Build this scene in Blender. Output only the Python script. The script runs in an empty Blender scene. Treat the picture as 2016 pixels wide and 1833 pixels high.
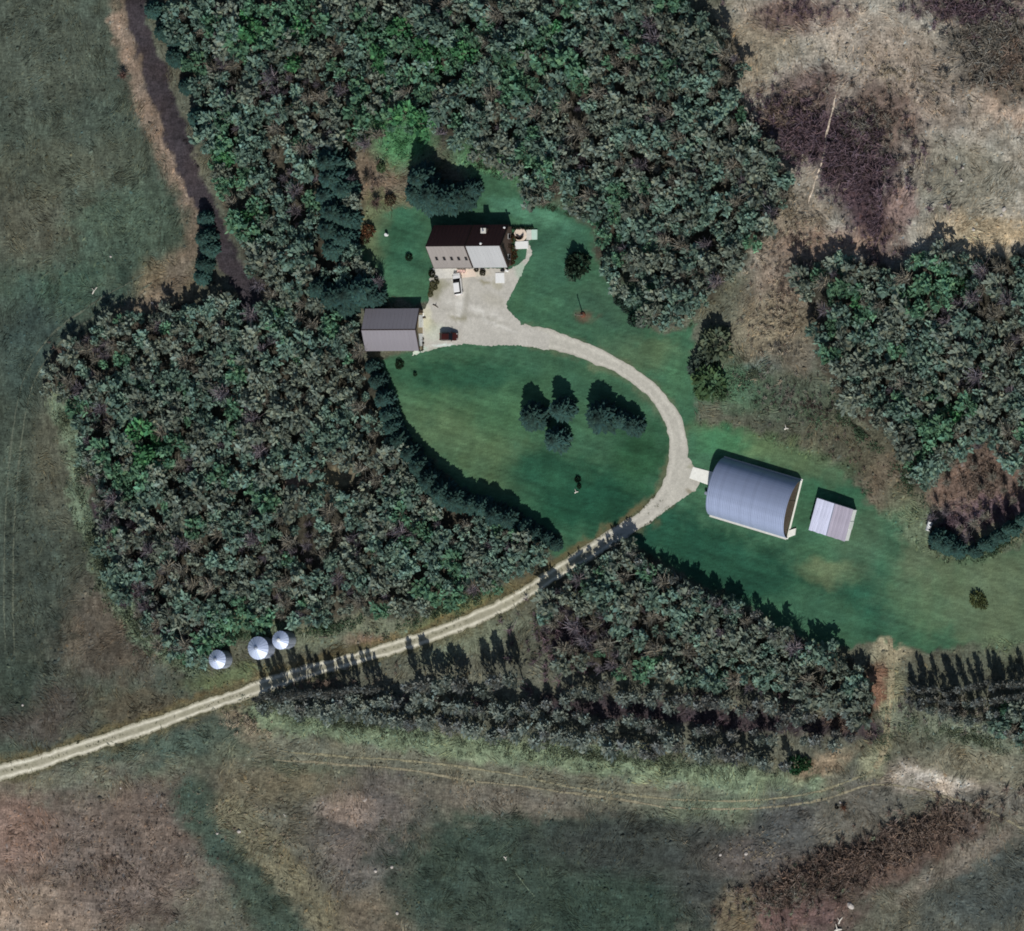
import bpy, bmesh, math, random
import numpy as np
from mathutils import Vector

rng = np.random.default_rng(7)
random.seed(7)
SC = bpy.context.scene
COL = SC.collection
R = math.radians

# ------------------------------------------------------------------ camera, light, exposure
OFF = R(26.0)            # the view comes from the east, this far off the vertical
DIST = 2500.0
SPAN = 230.4             # metres across the frame at the middle of the place
SUN_EL, SUN_OFF = R(41.0), R(18.0)   # sun in the south, this far round to the east
so, co = math.sin(OFF), math.cos(OFF)
cam_d = bpy.data.cameras.new('camera'); cam = bpy.data.objects.new('camera', cam_d); COL.objects.link(cam)
cam.location = (DIST*so, 0, DIST*co); cam.rotation_euler = (0, OFF, 0)
cam_d.sensor_width = 36.0; cam_d.lens = 36.0*DIST/SPAN; cam_d.clip_start = 10; cam_d.clip_end = 9000
SC.camera = cam

w = bpy.data.worlds.new('World'); SC.world = w; w.use_nodes = True
nt = w.node_tree; bg = nt.nodes['Background']
sky = nt.nodes.new('ShaderNodeTexSky'); sky.sky_type = 'NISHITA'; sky.sun_disc = False
sky.sun_elevation = SUN_EL; sky.sun_rotation = math.pi - SUN_OFF
nt.links.new(sky.outputs[0], bg.inputs[0]); bg.inputs[1].default_value = 0.055
sd = bpy.data.lights.new('sun', 'SUN'); sd.energy = 4.0; sd.angle = R(0.5); sd.color = (1.0, 0.965, 0.91)
sun = bpy.data.objects.new('sun', sd); COL.objects.link(sun)
to_sun = Vector((math.cos(SUN_EL)*math.sin(SUN_OFF), -math.cos(SUN_EL)*math.cos(SUN_OFF), math.sin(SUN_EL)))
sun.rotation_euler = to_sun.to_track_quat('Z', 'Y').to_euler(); sun.location = to_sun*200
vs = SC.view_settings; vs.view_transform = 'Standard'; vs.look = 'None'; vs.exposure = 0.0; vs.gamma = 1.0
vs.use_curve_mapping = False
SC.cycles.filter_width = 1.8

# ------------------------------------------------------------------ map <-> ground
K = SPAN/2016.0
def P(vx, vy, z=0.0):
    """survey sheet coordinates (2016 x 1833) -> ground position, for a point z metres up"""
    u = (vx-1008.0)*K; v = (916.5-vy)*K
    qx, qy, qz = u*co, v, -u*so
    cx, cz = DIST*so, DIST*co
    t = (z-cz)/(qz-cz)
    return cx+(qx-cx)*t, qy*t
def inv(x, y):
    """ground arrays -> survey sheet coordinates"""
    dx, dz = x-DIST*so, -DIST*co
    depth = -(dx*so+dz*co); s = DIST/depth
    u = (dx*co-dz*so)*s
    return u/K+1008.0, 916.5-y*s/K

def lin(c):
    c = np.asarray(c, float)/255.0
    return np.where(c <= 0.04045, c/12.92, ((c+0.055)/1.055)**2.4)
def A(*c):
    """surface albedo of a colour as it looks in full daylight"""
    return np.clip(lin(c)/0.92, 0.002, 0.85)

def vnoise(x, y, seed):
    r = np.random.default_rng(seed); n = 257; tab = r.random((n, n))
    xi = np.floor(x).astype(int); yi = np.floor(y).astype(int); fx = x-xi; fy = y-yi
    fx = fx*fx*(3-2*fx); fy = fy*fy*(3-2*fy)
    x0 = xi % n; x1 = (xi+1) % n; y0 = yi % n; y1 = (yi+1) % n
    return (tab[x0, y0]*(1-fx)+tab[x1, y0]*fx)*(1-fy)+(tab[x0, y1]*(1-fx)+tab[x1, y1]*fx)*fy
def fbm(x, y, seed, oct=4, gain=0.55):
    s = 0; a = 1; tot = 0
    for i in range(oct):
        s = s+a*vnoise(x*2**i+31.7*i, y*2**i+17.3*i, seed+i); tot += a; a *= gain
    return s/tot

def poly_sd(px, py, poly):
    """signed distance to a polygon, inside negative"""
    d = np.full(px.shape, 1e18); ins = np.zeros(px.shape, bool); n = len(poly)
    for i in range(n):
        ax, ay = poly[i]; bx, by = poly[(i+1) % n]
        ex, ey = bx-ax, by-ay; L = ex*ex+ey*ey+1e-9
        t = np.clip(((px-ax)*ex+(py-ay)*ey)/L, 0, 1)
        d = np.minimum(d, (px-ax-t*ex)**2+(py-ay-t*ey)**2)
        c = ((ay > py) != (by > py)) & (px < (bx-ax)*(py-ay)/(by-ay+1e-12)+ax)
        ins ^= c
    d = np.sqrt(d); return np.where(ins, -d, d)
def line_d(px, py, pts):
    d = np.full(px.shape, 1e18)
    for (ax, ay), (bx, by) in zip(pts[:-1], pts[1:]):
        ex, ey = bx-ax, by-ay; L = ex*ex+ey*ey+1e-9
        t = np.clip(((px-ax)*ex+(py-ay)*ey)/L, 0, 1)
        d = np.minimum(d, (px-ax-t*ex)**2+(py-ay-t*ey)**2)
    return np.sqrt(d)
def sstep(a, b, x):
    t = np.clip((x-a)/(b-a), 0, 1); return t*t*(3-2*t)
def smooth_line(pts, n=8):
    """Catmull-Rom through the points (each may carry extra values)"""
    pts = [np.array(p, float) for p in pts]; out = []
    for i in range(len(pts)-1):
        p0 = pts[max(i-1, 0)]; p1 = pts[i]; p2 = pts[i+1]; p3 = pts[min(i+2, len(pts)-1)]
        for k in range(n):
            t = k/n
            out.append(0.5*((2*p1)+(-p0+p2)*t+(2*p0-5*p1+4*p2-p3)*t*t+(-p0+3*p1-3*p2+p3)*t**3))
    out.append(pts[-1]); return out

# ------------------------------------------------------------------ materials
def new_mat(name):
    m = bpy.data.materials.new(name); m.use_nodes = True; return m, m.node_tree, m.node_tree.nodes['Principled BSDF']
def mat(name, col, rough=0.7, metal=0.0, var=0.15, scale=3.0, spec=0.3, bump=0.0, stretch=None, coat=0.0, rnd=0.0):
    m, t, b = new_mat(name); N = t.nodes; L = t.links
    b.inputs['Roughness'].default_value = rough; b.inputs['Metallic'].default_value = metal
    b.inputs['Specular IOR Level'].default_value = spec
    b.inputs['Coat Weight'].default_value = coat
    tc = N.new('ShaderNodeTexCoord'); mp = N.new('ShaderNodeMapping'); L.new(tc.outputs['Object'], mp.inputs[0])
    if stretch: mp.inputs['Scale'].default_value = stretch
    no = N.new('ShaderNodeTexNoise'); no.inputs['Scale'].default_value = scale; no.inputs['Detail'].default_value = 5
    L.new(mp.outputs[0], no.inputs[0])
    mr = N.new('ShaderNodeMapRange'); mr.inputs[1].default_value = 0.3; mr.inputs[2].default_value = 0.7
    mr.inputs[3].default_value = 1-var; mr.inputs[4].default_value = 1+var; L.new(no.outputs[0], mr.inputs[0])
    mx = N.new('ShaderNodeVectorMath'); mx.operation = 'SCALE'; mx.inputs[0].default_value = tuple(col)
    last = mr.outputs[0]
    if rnd:
        oi = N.new('ShaderNodeObjectInfo'); r2 = N.new('ShaderNodeMapRange')
        r2.inputs[3].default_value = 1-rnd; r2.inputs[4].default_value = 1+rnd; L.new(oi.outputs['Random'], r2.inputs[0])
        mm = N.new('ShaderNodeMath'); mm.operation = 'MULTIPLY'; L.new(last, mm.inputs[0]); L.new(r2.outputs[0], mm.inputs[1]); last = mm.outputs[0]
    L.new(last, mx.inputs['Scale']); L.new(mx.outputs[0], b.inputs['Base Color'])
    if bump:
        bp = N.new('ShaderNodeBump'); bp.inputs['Strength'].default_value = bump; bp.inputs['Distance'].default_value = 0.05
        L.new(no.outputs[0], bp.inputs['Height']); L.new(bp.outputs[0], b.inputs['Normal'])
    return m
def tint_mat(name, rough=0.9, rnd=0.25, transl=0.0, fine=None, spec=0.15):
    """colour from the mesh's own 'tint' (its natural colour, with light and shade painted into spruce branches), varied per object and by fine noise"""
    m, t, b = new_mat(name); N = t.nodes; L = t.links
    b.inputs['Roughness'].default_value = rough; b.inputs['Specular IOR Level'].default_value = spec
    at = N.new('ShaderNodeAttribute'); at.attribute_name = 'tint'
    last = None
    if rnd:
        oi = N.new('ShaderNodeObjectInfo'); r2 = N.new('ShaderNodeMapRange')
        r2.inputs[3].default_value = 1-rnd; r2.inputs[4].default_value = 1+rnd; L.new(oi.outputs['Random'], r2.inputs[0]); last = r2.outputs[0]
    if fine:
        ge = N.new('ShaderNodeNewGeometry')
        for sc_, lo, hi, st in fine:
            mp = N.new('ShaderNodeMapping'); mp.inputs['Scale'].default_value = st; L.new(ge.outputs['Position'], mp.inputs[0])
            no = N.new('ShaderNodeTexNoise'); no.inputs['Scale'].default_value = sc_; no.inputs['Detail'].default_value = 4
            no.inputs['Roughness'].default_value = 0.65
            L.new(mp.outputs[0], no.inputs[0])
            mr = N.new('ShaderNodeMapRange'); mr.inputs[1].default_value = 0.32; mr.inputs[2].default_value = 0.68
            mr.inputs[3].default_value = lo; mr.inputs[4].default_value = hi; L.new(no.outputs[0], mr.inputs[0])
            if last is None: last = mr.outputs[0]
            else:
                mm = N.new('ShaderNodeMath'); mm.operation = 'MULTIPLY'; L.new(last, mm.inputs[0]); L.new(mr.outputs[0], mm.inputs[1]); last = mm.outputs[0]
    mx = N.new('ShaderNodeVectorMath'); mx.operation = 'SCALE'; L.new(at.outputs['Vector'], mx.inputs[0])
    if last is not None: L.new(last, mx.inputs['Scale'])
    else: mx.inputs['Scale'].default_value = 1
    L.new(mx.outputs[0], b.inputs['Base Color'])
    if transl:
        tr = N.new('ShaderNodeBsdfTranslucent'); L.new(mx.outputs[0], tr.inputs[0])
        ms = N.new('ShaderNodeMixShader'); ms.inputs[0].default_value = transl
        L.new(b.outputs[0], ms.inputs[1]); L.new(tr.outputs[0], ms.inputs[2]); L.new(ms.outputs[0], N['Material Output'].inputs[0])
    return m

M = {}
M['soil'] = tint_mat('soil and grass', rnd=0, fine=[(0.9, 0.80, 1.2, (1, 1, 1)), (2.4, 0.62, 1.42, (1, 1, 1)), (1.3, 0.78, 1.24, (0.30, 1.5, 1)), (1.3, 0.82, 1.2, (1.5, 0.35, 1))])
M['turf'] = tint_mat('mown turf', rnd=0, fine=[(0.25, 0.85, 1.15, (1, 1, 1)), (1.2, 0.86, 1.14, (0.4, 1.6, 1)), (3.0, 0.8, 1.22, (1, 1, 1))])
M['tuft'] = tint_mat('tussock grass', rnd=0)
M['leaf'] = tint_mat('leaves', rnd=0.22, transl=0.34)
M['needle'] = tint_mat('needles', rnd=0.2, rough=0.8)
M['twig'] = tint_mat('twigs', rnd=0.2)
M['bark'] = mat('bark', A(120, 112, 104), 0.9, var=0.3, scale=6)
M['gravel'] = tint_mat('gravel', rnd=0, fine=[(0.22, 0.93, 1.06, (1, 1, 1)), (1.3, 0.90, 1.08, (1, 1, 1)), (5.0, 0.86, 1.12, (1, 1, 1))])
M['concrete'] = mat('concrete', A(226, 226, 218), 0.85, var=0.07, scale=1.6)
M['concrete_grey'] = mat('grey concrete', A(196, 194, 186), 0.85, var=0.10, scale=1.6)
M['pinkstone'] = mat('pinkish paving', A(214, 198, 182), 0.85, var=0.10, scale=2.5)
M['roof_w'] = mat('weathered shingle sheet', A(132,127,124), 0.75, var=0.12, scale=0.9, stretch=(1, .25, 1), rnd=0.03)
M['roof_n'] = mat('dark brown north sheet', A(96,66,60), 0.9, var=0.12, scale=2.0, spec=0.1, rnd=0.05)  # north slope panels take a darker brown than the south ones
M['roof_e'] = mat('pale roof sheet', A(158,160,162),0.7, var=0.05, scale=1.2, stretch=(1, .25, 1), rnd=0.03)
M['roof_g'] = mat('grey lilac roof sheet', A(124,121,127), 0.6, var=0.1, scale=1.0, stretch=(1, .25, 1), rnd=0.025)
M['trim_dark'] = mat('dark brown board', A(44, 32, 28), 0.7, var=0.2)
M['siding_brown'] = mat('brown siding', A(92, 76, 68), 0.8, var=0.2, scale=2, stretch=(1, 1, 6))
M['siding_tan'] = mat('tan siding', A(160, 146, 120), 0.8, var=0.12, scale=2, stretch=(1, 1, 6))
M['galv'] = mat('galvanised steel', A(142,154,181), 0.5, metal=0.3, var=0.09, scale=0.5, stretch=(.5, 1, 1), rnd=0.05, spec=0.5)
M['galv_bin'] = mat('bright galvanised steel', A(190, 202, 226), 0.5, metal=0.25, var=0.05, scale=1.2, rnd=0.03, spec=0.5)
M['galv_dark'] = mat('ribbed bin wall', A(150, 158, 172), 0.5, metal=0.4, var=0.1, scale=2)
M['endwall'] = mat('brown end wall', A(82, 72, 62), 0.8, var=0.2, scale=1.5, stretch=(3, 3, .5))
M['shed_roof'] = mat('lilac white sheet', A(166,160,174), 0.6, var=0.16, scale=1.3, stretch=(4, .3, 1), rnd=0.07)
M['shed_roof_l'] = mat('bluish white sheet', A(204,207,228), 0.6, var=0.2, scale=1.6, stretch=(5, .25, 1), rnd=0.08)
M['mint'] = mat('pale mint paving', A(180,206,192), 0.8, var=0.08)
M['shed_wall'] = mat('pale mint wall', A(232, 244, 238), 0.7, var=0.06)
M['white'] = mat('white paint', (0.78, 0.79, 0.78), 0.5, var=0.04)
M['white_car'] = mat('white car paint', (0.8, 0.8, 0.79), 0.3, var=0.01, coat=0.5)
M['maroon'] = mat('dark maroon paint', (0.045, 0.011, 0.008), 0.3, var=0.15, scale=1, coat=0.5)
M['glass'] = mat('dark glass', (0.008, 0.009, 0.011), 0.12, var=0.0, spec=0.5)
M['rubber'] = mat('black rubber', (0.015, 0.015, 0.016), 0.8)
M['rim'] = mat('wheel alloy', (0.45, 0.45, 0.46), 0.35, metal=0.8)
M['lamp_clear'] = mat('headlamp lens', (0.7, 0.7, 0.68), 0.2)
M['lamp_red'] = mat('red lens', (0.35, 0.02, 0.02), 0.25)
M['rock'] = mat('pale stone', A(172,166,160), 0.85, var=0.2, scale=4)
M['log'] = mat('bleached log', A(200, 196, 186), 0.85, var=0.2, scale=4)
M['wood_dark'] = mat('dark wood', A(62, 48, 36), 0.8, var=0.25, scale=4)
M['rust'] = mat('rusty steel', A(96, 64, 48), 0.8, var=0.3, scale=5)
M['clay'] = mat('pinkish clay', A(206, 176, 166), 0.8, var=0.1)

# ------------------------------------------------------------------ mesh helpers
class MB:
    def __init__(s): s.v = []; s.f = []
    def add(s, v, f):
        o = len(s.v); s.v += [tuple(p) for p in v]; s.f += [tuple(i+o for i in q) for q in f]; return s
    def box(s, x0, x1, y0, y1, z0, z1):
        return s.add([(x0,y0,z0),(x1,y0,z0),(x1,y1,z0),(x0,y1,z0),(x0,y0,z1),(x1,y0,z1),(x1,y1,z1),(x0,y1,z1)],
                     [(3,2,1,0),(4,5,6,7),(0,1,5,4),(1,2,6,5),(2,3,7,6),(3,0,4,7)])
    def prism(s, poly, z0, z1):
        n = len(poly)
        return s.add([(x,y,z0) for x,y in poly]+[(x,y,z1) for x,y in poly],
                     [tuple(range(n-1,-1,-1)), tuple(range(n,2*n))]+[(i,(i+1)%n,(i+1)%n+n,i+n) for i in range(n)])
    def tube(s, a, b, r0, r1=None, n=6):
        a = Vector(a); b = Vector(b); r1 = r0 if r1 is None else r1
        d = (b-a).normalized(); u = d.orthogonal().normalized(); w_ = d.cross(u)
        ring = lambda c, r: [tuple(c+(u*math.cos(2*math.pi*i/n)+w_*math.sin(2*math.pi*i/n))*r) for i in range(n)]
        return s.add(ring(a, r0)+ring(b, r1), [(i,(i+1)%n,(i+1)%n+n,i+n) for i in range(n)]+[tuple(range(n-1,-1,-1)), tuple(range(n,2*n))])
    def lathe(s, prof, n=24, c=(0,0)):
        v = []; f = []
        for r, z in prof: v += [(c[0]+r*math.cos(2*math.pi*i/n), c[1]+r*math.sin(2*math.pi*i/n), z) for i in range(n)]
        for k in range(len(prof)-1): f += [(k*n+i, k*n+(i+1)%n, (k+1)*n+(i+1)%n, (k+1)*n+i) for i in range(n)]
        f.append(tuple(range((len(prof)-1)*n, len(prof)*n))); return s.add(v, f)
    def mesh(s, name, m, smooth=False):
        me = bpy.data.meshes.new(name); me.from_pydata(s.v, [], s.f)
        me.materials.append(m); me.update()
        if smooth: me.polygons.foreach_set('use_smooth', [True]*len(me.polygons))
        return me
    def build(s, name, m, parent=None, loc=(0,0,0), rz=0.0, smooth=False):
        return link(name, s.mesh(name, m, smooth), parent, loc, rz)
def link(name, me, parent=None, loc=(0,0,0), rz=0.0):
    o = bpy.data.objects.new(name, me); COL.objects.link(o); o.location = loc; o.rotation_euler = (0,0,rz)
    if parent is not None: o.parent = parent
    return o
def tag(o, label=None, cat=None, group=None, kind=None):
    if label: o['label'] = label
    if cat: o['category'] = cat
    if group: o['group'] = group
    if kind: o['kind'] = kind
    return o
def thing(name, label, cat, loc, rz=0.0, group=None):
    o = bpy.data.objects.new(name, None); COL.objects.link(o); o.location = loc; o.rotation_euler = (0,0,rz); o.empty_display_size = .3
    return tag(o, label, cat, group)
ORD = ['first','second','third','fourth','fifth','sixth','seventh','eighth','ninth','tenth','eleventh','twelfth','thirteenth','fourteenth','fifteenth','sixteenth','seventeenth','eighteenth','nineteenth','twentieth']
TENS = {20:'twenty',30:'thirty',40:'forty',50:'fifty',60:'sixty'}
def ordinal(i):
    n = i+1
    if n <= 20: return ORD[i]
    t = n//10*10
    return {30:'thirtieth',40:'fortieth',50:'fiftieth',60:'sixtieth'}[n] if n == t else TENS[t]+'-'+ORD[n-t-1]

def np_mesh(name, V, F, m, tint=None, smooth=False):
    """V (n,3), F (m,k) arrays -> mesh"""
    me = bpy.data.meshes.new(name); k = F.shape[1]
    me.vertices.add(len(V)); me.vertices.foreach_set('co', V.astype(np.float32).ravel())
    me.loops.add(F.size); me.loops.foreach_set('vertex_index', F.astype(np.int32).ravel())
    me.polygons.add(len(F)); me.polygons.foreach_set('loop_start', np.arange(0, F.size, k, dtype=np.int32))
    me.polygons.foreach_set('loop_total', np.full(len(F), k, dtype=np.int32))
    if smooth: me.polygons.foreach_set('use_smooth', np.ones(len(F), bool))
    me.update(calc_edges=True)
    if tint is not None:
        a = me.attributes.new('tint', 'FLOAT_COLOR', 'POINT')
        a.data.foreach_set('color', np.concatenate([tint, np.ones((len(tint), 1))], 1).astype(np.float32).ravel())
    me.materials.append(m); return me

# ------------------------------------------------------------------ survey lines (sheet coordinates)
WOOD_N = [(318,0),(345,60),(352,130),(385,200),(392,270),(430,370),(470,480),(505,575),(560,600),(600,610),(700,600),(748,575),(752,545),(705,505),(700,440),(705,380),(690,330),(720,290),(790,250),(840,262),(900,290),(935,318),(1000,345),(1050,400),(1110,408),(1170,450),(1178,505),(1205,560),(1250,625),(1300,645),(1372,610),(1425,560),(1465,520),(1490,490),(1530,430),(1562,380),(1550,340),(1505,290),(1480,230),(1440,180),(1472,140),(1430,80),(1390,45),(1350,0)]
WOOD_W = [(400,600),(500,592),(600,620),(700,610),(712,690),(735,720),(760,770),(775,840),(815,890),(860,940),(910,965),(965,990),(1030,1015),(1075,1035),(1102,1062),(1085,1092),(1040,1130),(950,1172),(870,1200),(780,1216),(700,1212),(640,1222),(580,1225),(530,1225),(480,1245),(455,1268),(418,1285),(400,1312),(360,1312),(310,1282),(270,1232),(240,1192),(215,1130),(190,1060),(170,980),(150,900),(150,835),(128,792),(88,770),(88,740),(110,690),(180,650),(250,620),(330,602)]
WOOD_E = [(1570,512),(1640,500),(1720,522),(1762,540),(1800,500),(1860,492),(1900,515),(2040,500),(2040,960),(1995,935),(1950,890),(1900,885),(1862,930),(1815,965),(1782,935),(1762,880),(1700,822),(1640,760),(1605,700),(1600,620),(1572,560)]
WOOD_S = [(1130,1108),(1180,1070),(1225,1060),(1262,1090),(1320,1130),(1360,1160),(1420,1170),(1480,1205),(1550,1250),(1640,1285),(1690,1310),(1716,1370),(1712,1430),(1680,1395),(1560,1375),(1420,1352),(1300,1340),(1180,1325),(1090,1305),(1062,1250),(1075,1170)]
WOOD_SE = [(1945,1405),(1990,1385),(2040,1370),(2040,1480),(1980,1458)]
SCRUB_E = [(1862,935),(1900,890),(1960,875),(2040,860),(2040,1000),(1960,1030),(1900,1060),(1850,1050),(1815,970)]
LAWN = [(706,505),(722,440),(790,405),(850,400),(930,385),(938,330),(1000,352),(1056,405),(1110,412),(1168,452),(1178,505),(1205,560),(1255,635),(1300,655),(1378,640),(1352,720),(1372,800),(1360,840),(1460,850),(1560,890),(1650,930),(1720,1000),(1800,1080),(1850,1105),(1960,1100),(2060,1050),(2060,1240),(1900,1270),(1800,1285),(1740,1262),(1640,1275),(1550,1245),(1480,1195),(1400,1160),(1320,1120),(1262,1085),(1215,1060),(1100,1125),(1085,1092),(1102,1060),(1000,1012),(900,960),(820,880),(780,820),(760,760),(740,712),(780,695),(830,690),(840,600),(752,588),(750,545)]
ROAD = [(-60,1540,32),(0,1522,31),(100,1493,30),(200,1461,28),(340,1413,27),(480,1364,26),(600,1325,27),(700,1296,27),(800,1268,27),(900,1231,27),(1000,1187,27),(1100,1125,27),(1200,1063,27),(1270,1018,29),(1315,970,36),(1334,920,38),(1336,870,36),(1318,815,31),(1280,768,29),(1225,727,29),(1165,698,29),(1110,678,32),(1060,664,38),(1030,660,44)]
YARD = [(850,531),(930,528),(1005,529),(1022,520),(1036,508),(1040,470),(1048,500),(1036,520),(1022,550),(1008,578),(996,600),(1002,612),(1012,622),(1030,640),(1060,650),(1085,660),(1080,690),(1040,681),(1000,679),(960,681),(915,677),(880,681),(845,690),(812,700),(826,660),(832,612),(842,600),(848,575),(846,550)]
TRAIL = [(248,-20),(285,100),(325,220),(365,325),(405,425),(445,515),(490,590)]

road_s = smooth_line(ROAD, 14)
# ------------------------------------------------------------------ ground colours
def ground_colour(vx, vy):
    n1 = fbm(vx/60, vy/60, 11); n2 = fbm(vx/22, vy/22, 21); n3 = fbm(vx/8, vy/8, 31, 3)
    wx = vx+(n2-0.5)*34+(n3-.5)*8; wy = vy+(fbm(vx/22, vy/22, 77)-0.5)*34+(fbm(vx/8, vy/8, 87, 3)-.5)*8
    c = np.zeros(vx.shape+(3,)); c[...] = A(88, 90, 77)
    def lay(mask, col, amt=1.0):
        nonlocal c
        k = np.clip(mask*amt, 0, 1)[..., None]; c = c*(1-k)+A(*col)*k
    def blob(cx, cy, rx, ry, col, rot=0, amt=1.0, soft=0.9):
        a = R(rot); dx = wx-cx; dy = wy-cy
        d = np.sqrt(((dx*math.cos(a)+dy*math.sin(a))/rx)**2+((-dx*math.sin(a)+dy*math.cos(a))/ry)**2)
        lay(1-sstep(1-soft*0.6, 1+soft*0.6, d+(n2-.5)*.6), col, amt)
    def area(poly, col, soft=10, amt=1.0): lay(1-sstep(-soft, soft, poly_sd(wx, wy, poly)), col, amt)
    def band(pts, wd, col, soft=10, amt=1.0): lay(1-sstep(wd-soft, wd+soft, line_d(wx, wy, pts)), col, amt)
    # west field
    area([(-300,-300),(250,-300),(330,250),(400,430),(400,560),(250,620),(100,700),(90,780),(140,880),(200,1130),(300,1290),(480,1365),(200,1455),(-300,1600)], (69,79,69), 16)
    blob(230,450,150,110,(71,86,73)); blob(110,560,110,60,(62,82,70)); blob(60,700,60,120,(58,72,66)); blob(60,420,90,110,(80,82,70)); blob(330,560,60,50,(118,108,88),-40)
    blob(220,1240,150,110,(88,82,72)); blob(60,1150,80,160,(62,70,62)); blob(120,900,60,140,(80,82,70)); blob(60,1400,110,60,(76,72,66)); blob(300,1400,120,40,(88,84,70)); blob(30,1350,60,60,(56,66,58))
    blob(120,330,140,60,(78,84,72)); blob(60,100,160,140,(74,82,72))
    band([(240,-20),(262,120),(300,240),(345,340),(385,430),(385,470),(330,570),(250,620)], 20, (110,100,86), 16)
    band([(232,40),(262,130),(305,245),(350,345),(392,420)], 14, (128,113,99), 12)
    # north-east pasture
    area([(1350,-300),(2400,-300),(2400,500),(1900,500),(1800,490),(1760,530),(1640,505),(1560,520),(1460,540),(1540,430),(1560,380),(1500,290),(1440,180),(1470,140)], (146,142,131), 14)
    blob(1480,90,90,80,(132,124,108)); blob(1720,80,180,50,(150,141,128),25); blob(1800,170,160,60,(140,130,118),30); blob(1900,360,110,80,(124,121,108)); blob(1950,460,110,36,(164,150,124)); blob(1980,210,60,30,(165,148,132),30)
    blob(1570,25,90,35,(104,90,84)); blob(1950,90,90,80,(94,88,80)); blob(1900,15,110,26,(88,78,76)); blob(1990,150,40,60,(100,94,84))
    blob(1640,270,140,62,(80,66,72),22); blob(1580,250,75,45,(76,62,68)); blob(1740,230,80,60,(108,94,86),30); blob(1690,360,80,60,(72,60,66),40); blob(1720,450,46,80,(76,62,66),-20); blob(1770,410,30,40,(140,120,112)); blob(1600,170,60,40,(110,96,90))
    blob(1560,430,70,60,(128,120,107)); blob(1540,560,60,110,(121,111,100),10); blob(1640,480,110,30,(140,122,108)); blob(1520,660,70,80,(122,114,96)); blob(1480,740,80,24,(98,112,106),-30)
    blob(1560,790,150,50,(78,88,74),10); blob(1680,900,110,60,(84,84,70),40); blob(1760,960,60,70,(100,92,78),30); blob(1570,700,50,30,(108,104,92))
    # south
    area([(-300,1640),(0,1545),(480,1385),(700,1420),(1100,1500),(1560,1560),(1760,1490),(2400,1480),(2400,2400),(-300,2400)], (90,90,79), 16)
    blob(350,1500,330,46,(88,94,80),-17); blob(640,1440,160,36,(96,102,84),5); blob(490,1425,50,26,(142,128,108),20); blob(300,1480,200,30,(74,88,78),-17); blob(120,1540,160,20,(108,112,96),-16)
    blob(190,1690,230,140,(109,99,91),-10); blob(60,1790,150,70,(138,124,110)); blob(230,1740,120,80,(103,94,87)); blob(330,1600,120,60,(98,88,80)); blob(20,1640,80,80,(122,104,94))
    band([(380,1570),(430,1640),(490,1720),(570,1850)], 44, (64,77,67), 20)
    band([(450,1590),(540,1690),(620,1780),(700,1860)], 34, (110,107,88), 18)
    blob(730,1640,110,130,(96,91,86)); blob(680,1590,60,26,(138,126,116),15); blob(560,1540,130,40,(100,96,80)); blob(740,1810,70,50,(108,100,86)); blob(620,1500,110,20,(84,92,76))
    blob(1100,1730,340,150,(55,68,59),4,1,.5); blob(1250,1660,200,60,(58,64,60)); blob(930,1770,140,80,(57,70,61)); blob(1400,1720,90,100,(66,70,66)); blob(1200,1800,120,60,(52,67,58))
    band([(520,1470),(900,1500),(1150,1545),(1400,1575),(1650,1545)], 30, (103,104,90), 16)
    band([(500,1410),(700,1435),(900,1470),(1200,1500),(1500,1545),(1600,1545)], 24, (112,126,102), 12)
    blob(1480,1590,180,30,(98,108,90),0); blob(1000,1575,170,26,(104,100,90),5)
    blob(1500,1690,110,40,(88,84,80)); blob(1560,1620,80,60,(80,82,80)); blob(1700,1600,100,70,(92,90,82),-30)
    band([(1470,1790),(1620,1730),(1760,1690),(1900,1615)], 46, (84,74,68), 20); blob(1780,1680,100,40,(94,80,72),-30); blob(1560,1800,110,40,(102,84,80)); blob(1450,1800,40,50,(112,104,86))
    blob(1850,1540,110,26,(160,150,136),8); blob(1850,1535,70,10,(192,184,172),12); blob(1930,1500,110,40,(118,116,100)); blob(1960,1580,80,30,(102,100,92)); blob(1950,1750,140,80,(72,78,74),-30); blob(1900,1690,140,20,(112,106,96),-32)
    band([(1742,1255),(1752,1350),(1745,1440),(1715,1520)], 20, (130,130,106), 12); blob(1752,1268,34,40,(150,142,118)); blob(1722,1360,22,50,(138,108,90)); blob(1900,1440,150,30,(112,120,104),10); blob(1620,1500,60,24,(132,118,98),-25)
    # woodland floors
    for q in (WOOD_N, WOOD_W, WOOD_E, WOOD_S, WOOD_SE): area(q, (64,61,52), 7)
    area([(500,1330),(1060,1295),(1100,1310),(1730,1400),(1735,1450),(1560,1500),(1200,1462),(800,1405),(520,1372)], (94,96,84), 10)
    band([(1080,1388),(1300,1402),(1500,1420),(1725,1440)], 20, (62,55,58), 10)
    area(SCRUB_E, (110,94,84), 10); blob(1860,1030,60,30,(96,86,92)); blob(1960,1000,60,30,(112,96,100))
    band([(120,800),(142,850),(160,1000),(205,1130),(275,1240),(385,1318)], 20, (100,114,94), 9)
    band([(190,1000),(235,1120),(320,1240)], 14, (60,52,56), 8)
    blob(590,950,40,14,(140,118,110),-40); blob(650,945,50,20,(118,112,92),-20)
    blob(745,350,55,70,(106,94,80)); blob(735,460,40,70,(100,92,76)); blob(790,280,60,50,(74,116,80),40); blob(960,330,70,30,(84,126,90),25); blob(800,400,60,20,(110,104,84))
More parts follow.
